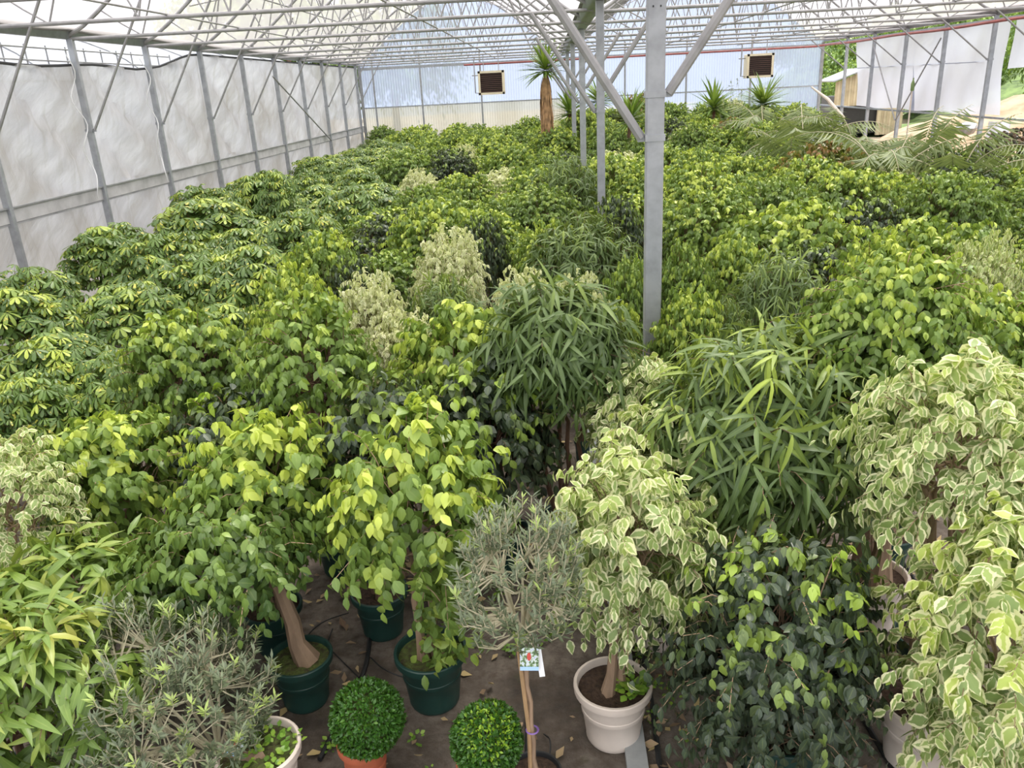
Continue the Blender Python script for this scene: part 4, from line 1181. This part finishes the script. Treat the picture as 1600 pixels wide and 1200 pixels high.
# ---- purple shrub, bare bamboo, brownish crowns at the back
c = at_z(1585, 200, 1.95)
t = thing('purple_leaf_shrub', 'dark purple shrub at the picture edge below the hill view', 'shrub', (c[0], c[1], 0))
add_pot(t, 'black', 0.36)
link('foliage', fig_foliage('foliage', 71, np.array([0, 0, 1.5]), 0.55, 0.42, 260, L_RED, 0.085, 11, 0.7), t)
MB().tube(stem_path(np.random.RandomState(7), (0, 0, .3), (0, 0, 1.5), .02, 6), .016, 6).build('stem', M_BARKD, t)
for i, (px, Y, lab) in enumerate((((998, 150), 27.0, 'bronze-leaved fig behind the thick gutter post near the back'), ((1150, 185), 24.5, 'bronze-tinged fig between the palms and the yuccas'), ((1290, 225), 14.5, 'fig with brown scorched tips in front of the palms'))):
    c = at_y(*px, Y)
    t = thing('bronze_fig', lab, 'fig tree', (c[0], c[1], 0))
    add_pot(t, 'green', 0.36)
    link('foliage', fig_foliage('foliage', 75 + i, np.array([0, 0, c[2] - 0.45]), 0.7, 0.5, 300, L_BRONZ, 0.085, 11, 0.8), t)
    MB().tube(stem_path(np.random.RandomState(9 + i), (0, 0, .3), (0, 0, c[2] - .4), .02, 6), .018, 6).build('stem', M_BARKD, t)
c = at_y(1152, 150, 28.5)
t = thing('sparse_bamboo', 'sparse pale bamboo against the back wall between two yuccas', 'bamboo', (c[0], c[1], 0))
add_pot(t, 'black', 0.36)
rs = np.random.RandomState(19)
lv = Leaves(T_OLV)
for k in range(9):
    tip = np.array([rs.randn() * 0.4, rs.randn() * 0.3, c[2] + rs.uniform(0, 0.75)])
    p = stem_path(rs, (rs.randn() * .04, rs.randn() * .04, .3), tip, .03, 7)
    MB().tube(p, np.linspace(.009, .003, 7), 5).build('cane', MATS['olive_twig'], t)
    q = p[3] + (p[-1] - p[3]) * rs.rand(26)[:, None]
    lv.add(q, unit(rs.randn(26, 3) + DOWN * .2), unit(rs.randn(26, 3) * .5 + UPV), 0.11, 0.3 + rs.rand(26) * .5)
link('foliage', lv.mesh('foliage', L_OLIVE, 3), t)
# ---- outdoors green: trees seen over and past the curtains
def hill_tree_meshes():
    a = fig_foliage('foliage', 301, np.array([0, 0, 2.6]), 2.6, 2.2, 1000, L_SHRUB, 0.19, 10, 0.6, 0.8, tpl=T_LOW, base=0.1)
    b = MB().tube([(0, 0, -0.5), (0.05, 0, 1.2), (0, 0.1, 2.6)], [0.16, 0.13, 0.06], 7).mesh('trunk', M_BARKD)
    return a, b
fa, tb = hill_tree_meshes()
rs = np.random.RandomState(77)
def hz(x, y):
    return max(-0.2, 0.42 * (x - 24 - 3 * math.sin(y * 0.11)) * (1 if x < 50 else 0.9)) * (0.75 + 0.25 * math.sin(y * 0.13 + 1)) - 0.3
spots = [(24 + rs.rand() * 26, 30 + k * 2.2 + rs.rand() * 3) for k in range(30)] + [(19 + 3 * (k % 3), 52 + 3.2 * k) for k in range(6)] + [(23.5 + 3.5 * (k % 4) + rs.rand(), 24 + 1.25 * k) for k in range(16)] + [(29 + 5 * (k % 3), 20 + 2.4 * k) for k in range(10)]
for k, (x, y) in enumerate(spots):
    s = rs.uniform(0.7, 1.35)
    t = thing('hill_tree', 'bushy green tree on the hillside beyond the white curtains', 'tree', (x, y, hz(x, y)), rs.rand() * 6, 'hillside trees')
    t.scale = (s, s, s)
    link('foliage', fa, t); link('trunk', tb, t)
for k, (x, y, s) in enumerate(((-17.5, 58, 2.3), (-23, 62, 2.2), (-11.5, 64, 2.1))):
    t = thing('tall_tree', f'tall green tree showing through the roof film beyond the back wall, {ORD[k]} of three', 'tree', (x, y, 0), k, 'trees beyond the back wall')
    t.scale = (s, s, s)
    link('foliage', fa, t); link('trunk', tb, t)
# pole with a bottle outside
p = at_y(1437, 132, 27.0)
p[0] = XR + 0.03
t = thing('marker_pole', 'pale pole with an upturned green bottle on top before the white curtain', 'pole', (XR - 0.12, 25.2, 0))
MB().tube([(0, 0, 0), (0, 0, 1.2), (0.0, 0, 2.55)], 0.022, 7).build('pole', M_WHITEPOT, t)
MB().lathe([(0.001, 0.0), (0.05, 0.01), (0.055, 0.2), (0.02, 0.30), (0.02, 0.36), (0.001, 0.36)], 14, (0, 0, 2.5)).build('bottle', solid('green_glassy', (0.20, 0.30, 0.10), 0.3), t)
# ---- litter, hoses
rs = np.random.RandomState(21)
lv = Leaves(T_LOW)
n = 1500
x = rs.uniform(-3.0, 3.4, n); y = rs.uniform(2.3, 7.0, n)
k = rs.rand(n) < 0.35
x[k] = 0.50 + rs.randn(k.sum()) * 0.14
k2 = rs.rand(n) < 0.12
x[k2] = -1.15 + rs.randn(k2.sum()) * .16; y[k2] = 4.7 + rs.randn(k2.sum()) * .18
k3 = rs.rand(n) < 0.12
x[k3] = 2.05 + rs.randn(k3.sum()) * .25; y[k3] = rs.uniform(3.8, 6, k3.sum())
a = rs.rand(n) * 6.283
lv.add(np.stack([x, y, 0.012 + rs.rand(n) * 0.012], 1), np.stack([np.cos(a), np.sin(a), rs.rand(n) * .25], 1), unit(UPV + rs.randn(n, 3) * .25), rs.uniform(.03, .085, n), rs.rand(n), rs.uniform(-2, 2, n))
o = link('fallen_leaves', lv.mesh('fallen_leaves', L_FALL, 9))
tag(o, 'dry brown fallen leaves scattered over the ground cover', 'fallen leaves', kind='stuff')
rs = np.random.RandomState(31)
lv = Leaves(T_BOX)
ctr = [(0.50 + rs.randn() * .07, rs.uniform(2.6, 6)) for _ in range(26)] + [(rs.uniform(-2.5, 3), rs.uniform(2.8, 5.5)) for _ in range(30)]
for (cx, cy) in ctr:
    m_ = rs.randint(8, 26); a = rs.rand(m_) * 6.283; r = 0.05 * rs.rand(m_)
    lv.add(np.stack([cx + r * np.cos(a), cy + r * np.sin(a), .01 + .03 * rs.rand(m_)], 1), np.stack([np.cos(a), np.sin(a), .5 * rs.rand(m_)], 1), unit(UPV + rs.randn(m_, 3) * .2), .022 * rs.uniform(.6, 1.4, m_), rs.rand(m_) * .8)
tag(link('weeds', lv.mesh('weeds', L_WEED, 4, 1.4)), 'tiny weeds sprouting along the floor strip and in the ground cover', 'weeds', kind='stuff')
def hose(label, pts, r=0.012, name='irrigation_hose'):
    P = np.array(pts, float)
    # smooth the corner points
    for _ in range(3):
        q = [P[0]]
        for i in range(len(P) - 1):
            q += [P[i] * .75 + P[i + 1] * .25, P[i] * .25 + P[i + 1] * .75]
        P = np.array(q + [P[-1]])
    return tag(MB().tube(P, r, 6).build(name, M_BLACK), label, 'hose')
hose('black irrigation hose running back between the two green-potted front figs', [at_z(*q) + UPV * .015 for q in ((500, 1190), (560, 1075), (576, 1035), (580, 960), (592, 900), (610, 830))], .014)
hose('black irrigation hose lying along the floor strip past the beige pots', [at_z(*q) + UPV * .015 for q in ((1032, 1215), (1020, 1110), (1008, 1050), (990, 985), (985, 930))], .016)
hose('black irrigation hose behind the slate-green fig toward the thick grey trunks', [at_z(*q) + UPV * .015 for q in ((1400, 1215), (1345, 1120), (1290, 1040), (1235, 985), (1180, 900))], .014)
hose('black irrigation hose passing the green pot by the grey trunks', [at_z(*q) + UPV * .015 for q in ((1480, 1010), (1440, 930), (1405, 870), (1330, 800))], .014)
hose('black irrigation hose beside the standard olive stake', [at_z(*q) + UPV * .015 for q in ((822, 1210), (824, 1120), (822, 1060), (816, 1000))], .010)
drips = [((1040, 900), (975, 1000), (920, 1080), (1000, 1060)), ((580, 1030), (600, 1060), (640, 1065), (665, 1050)), ((545, 960), (500, 985), (470, 1010), (455, 1040)), ((850, 1150), (862, 1170), (858, 1195), (850, 1210)),
         ((1020, 1100), (990, 1120), (975, 1150), (968, 1170)), ((560, 1060), (530, 1040), (510, 1010), (520, 985)), ((1300, 1050), (1340, 1030), (1380, 1030), (1400, 1045)), ((1400, 880), (1420, 920), (1440, 960), (1425, 1000))]
for k, d in enumerate(drips):
    hose(f'thin black drip tube curling over the ground cover, {ORD[k]} from the thick grey trunks', [at_z(*q) + UPV * (.012 + .05 * (i == 1)) for i, q in enumerate(d)], .004, 'drip_tube')['group'] = 'drip tubes'
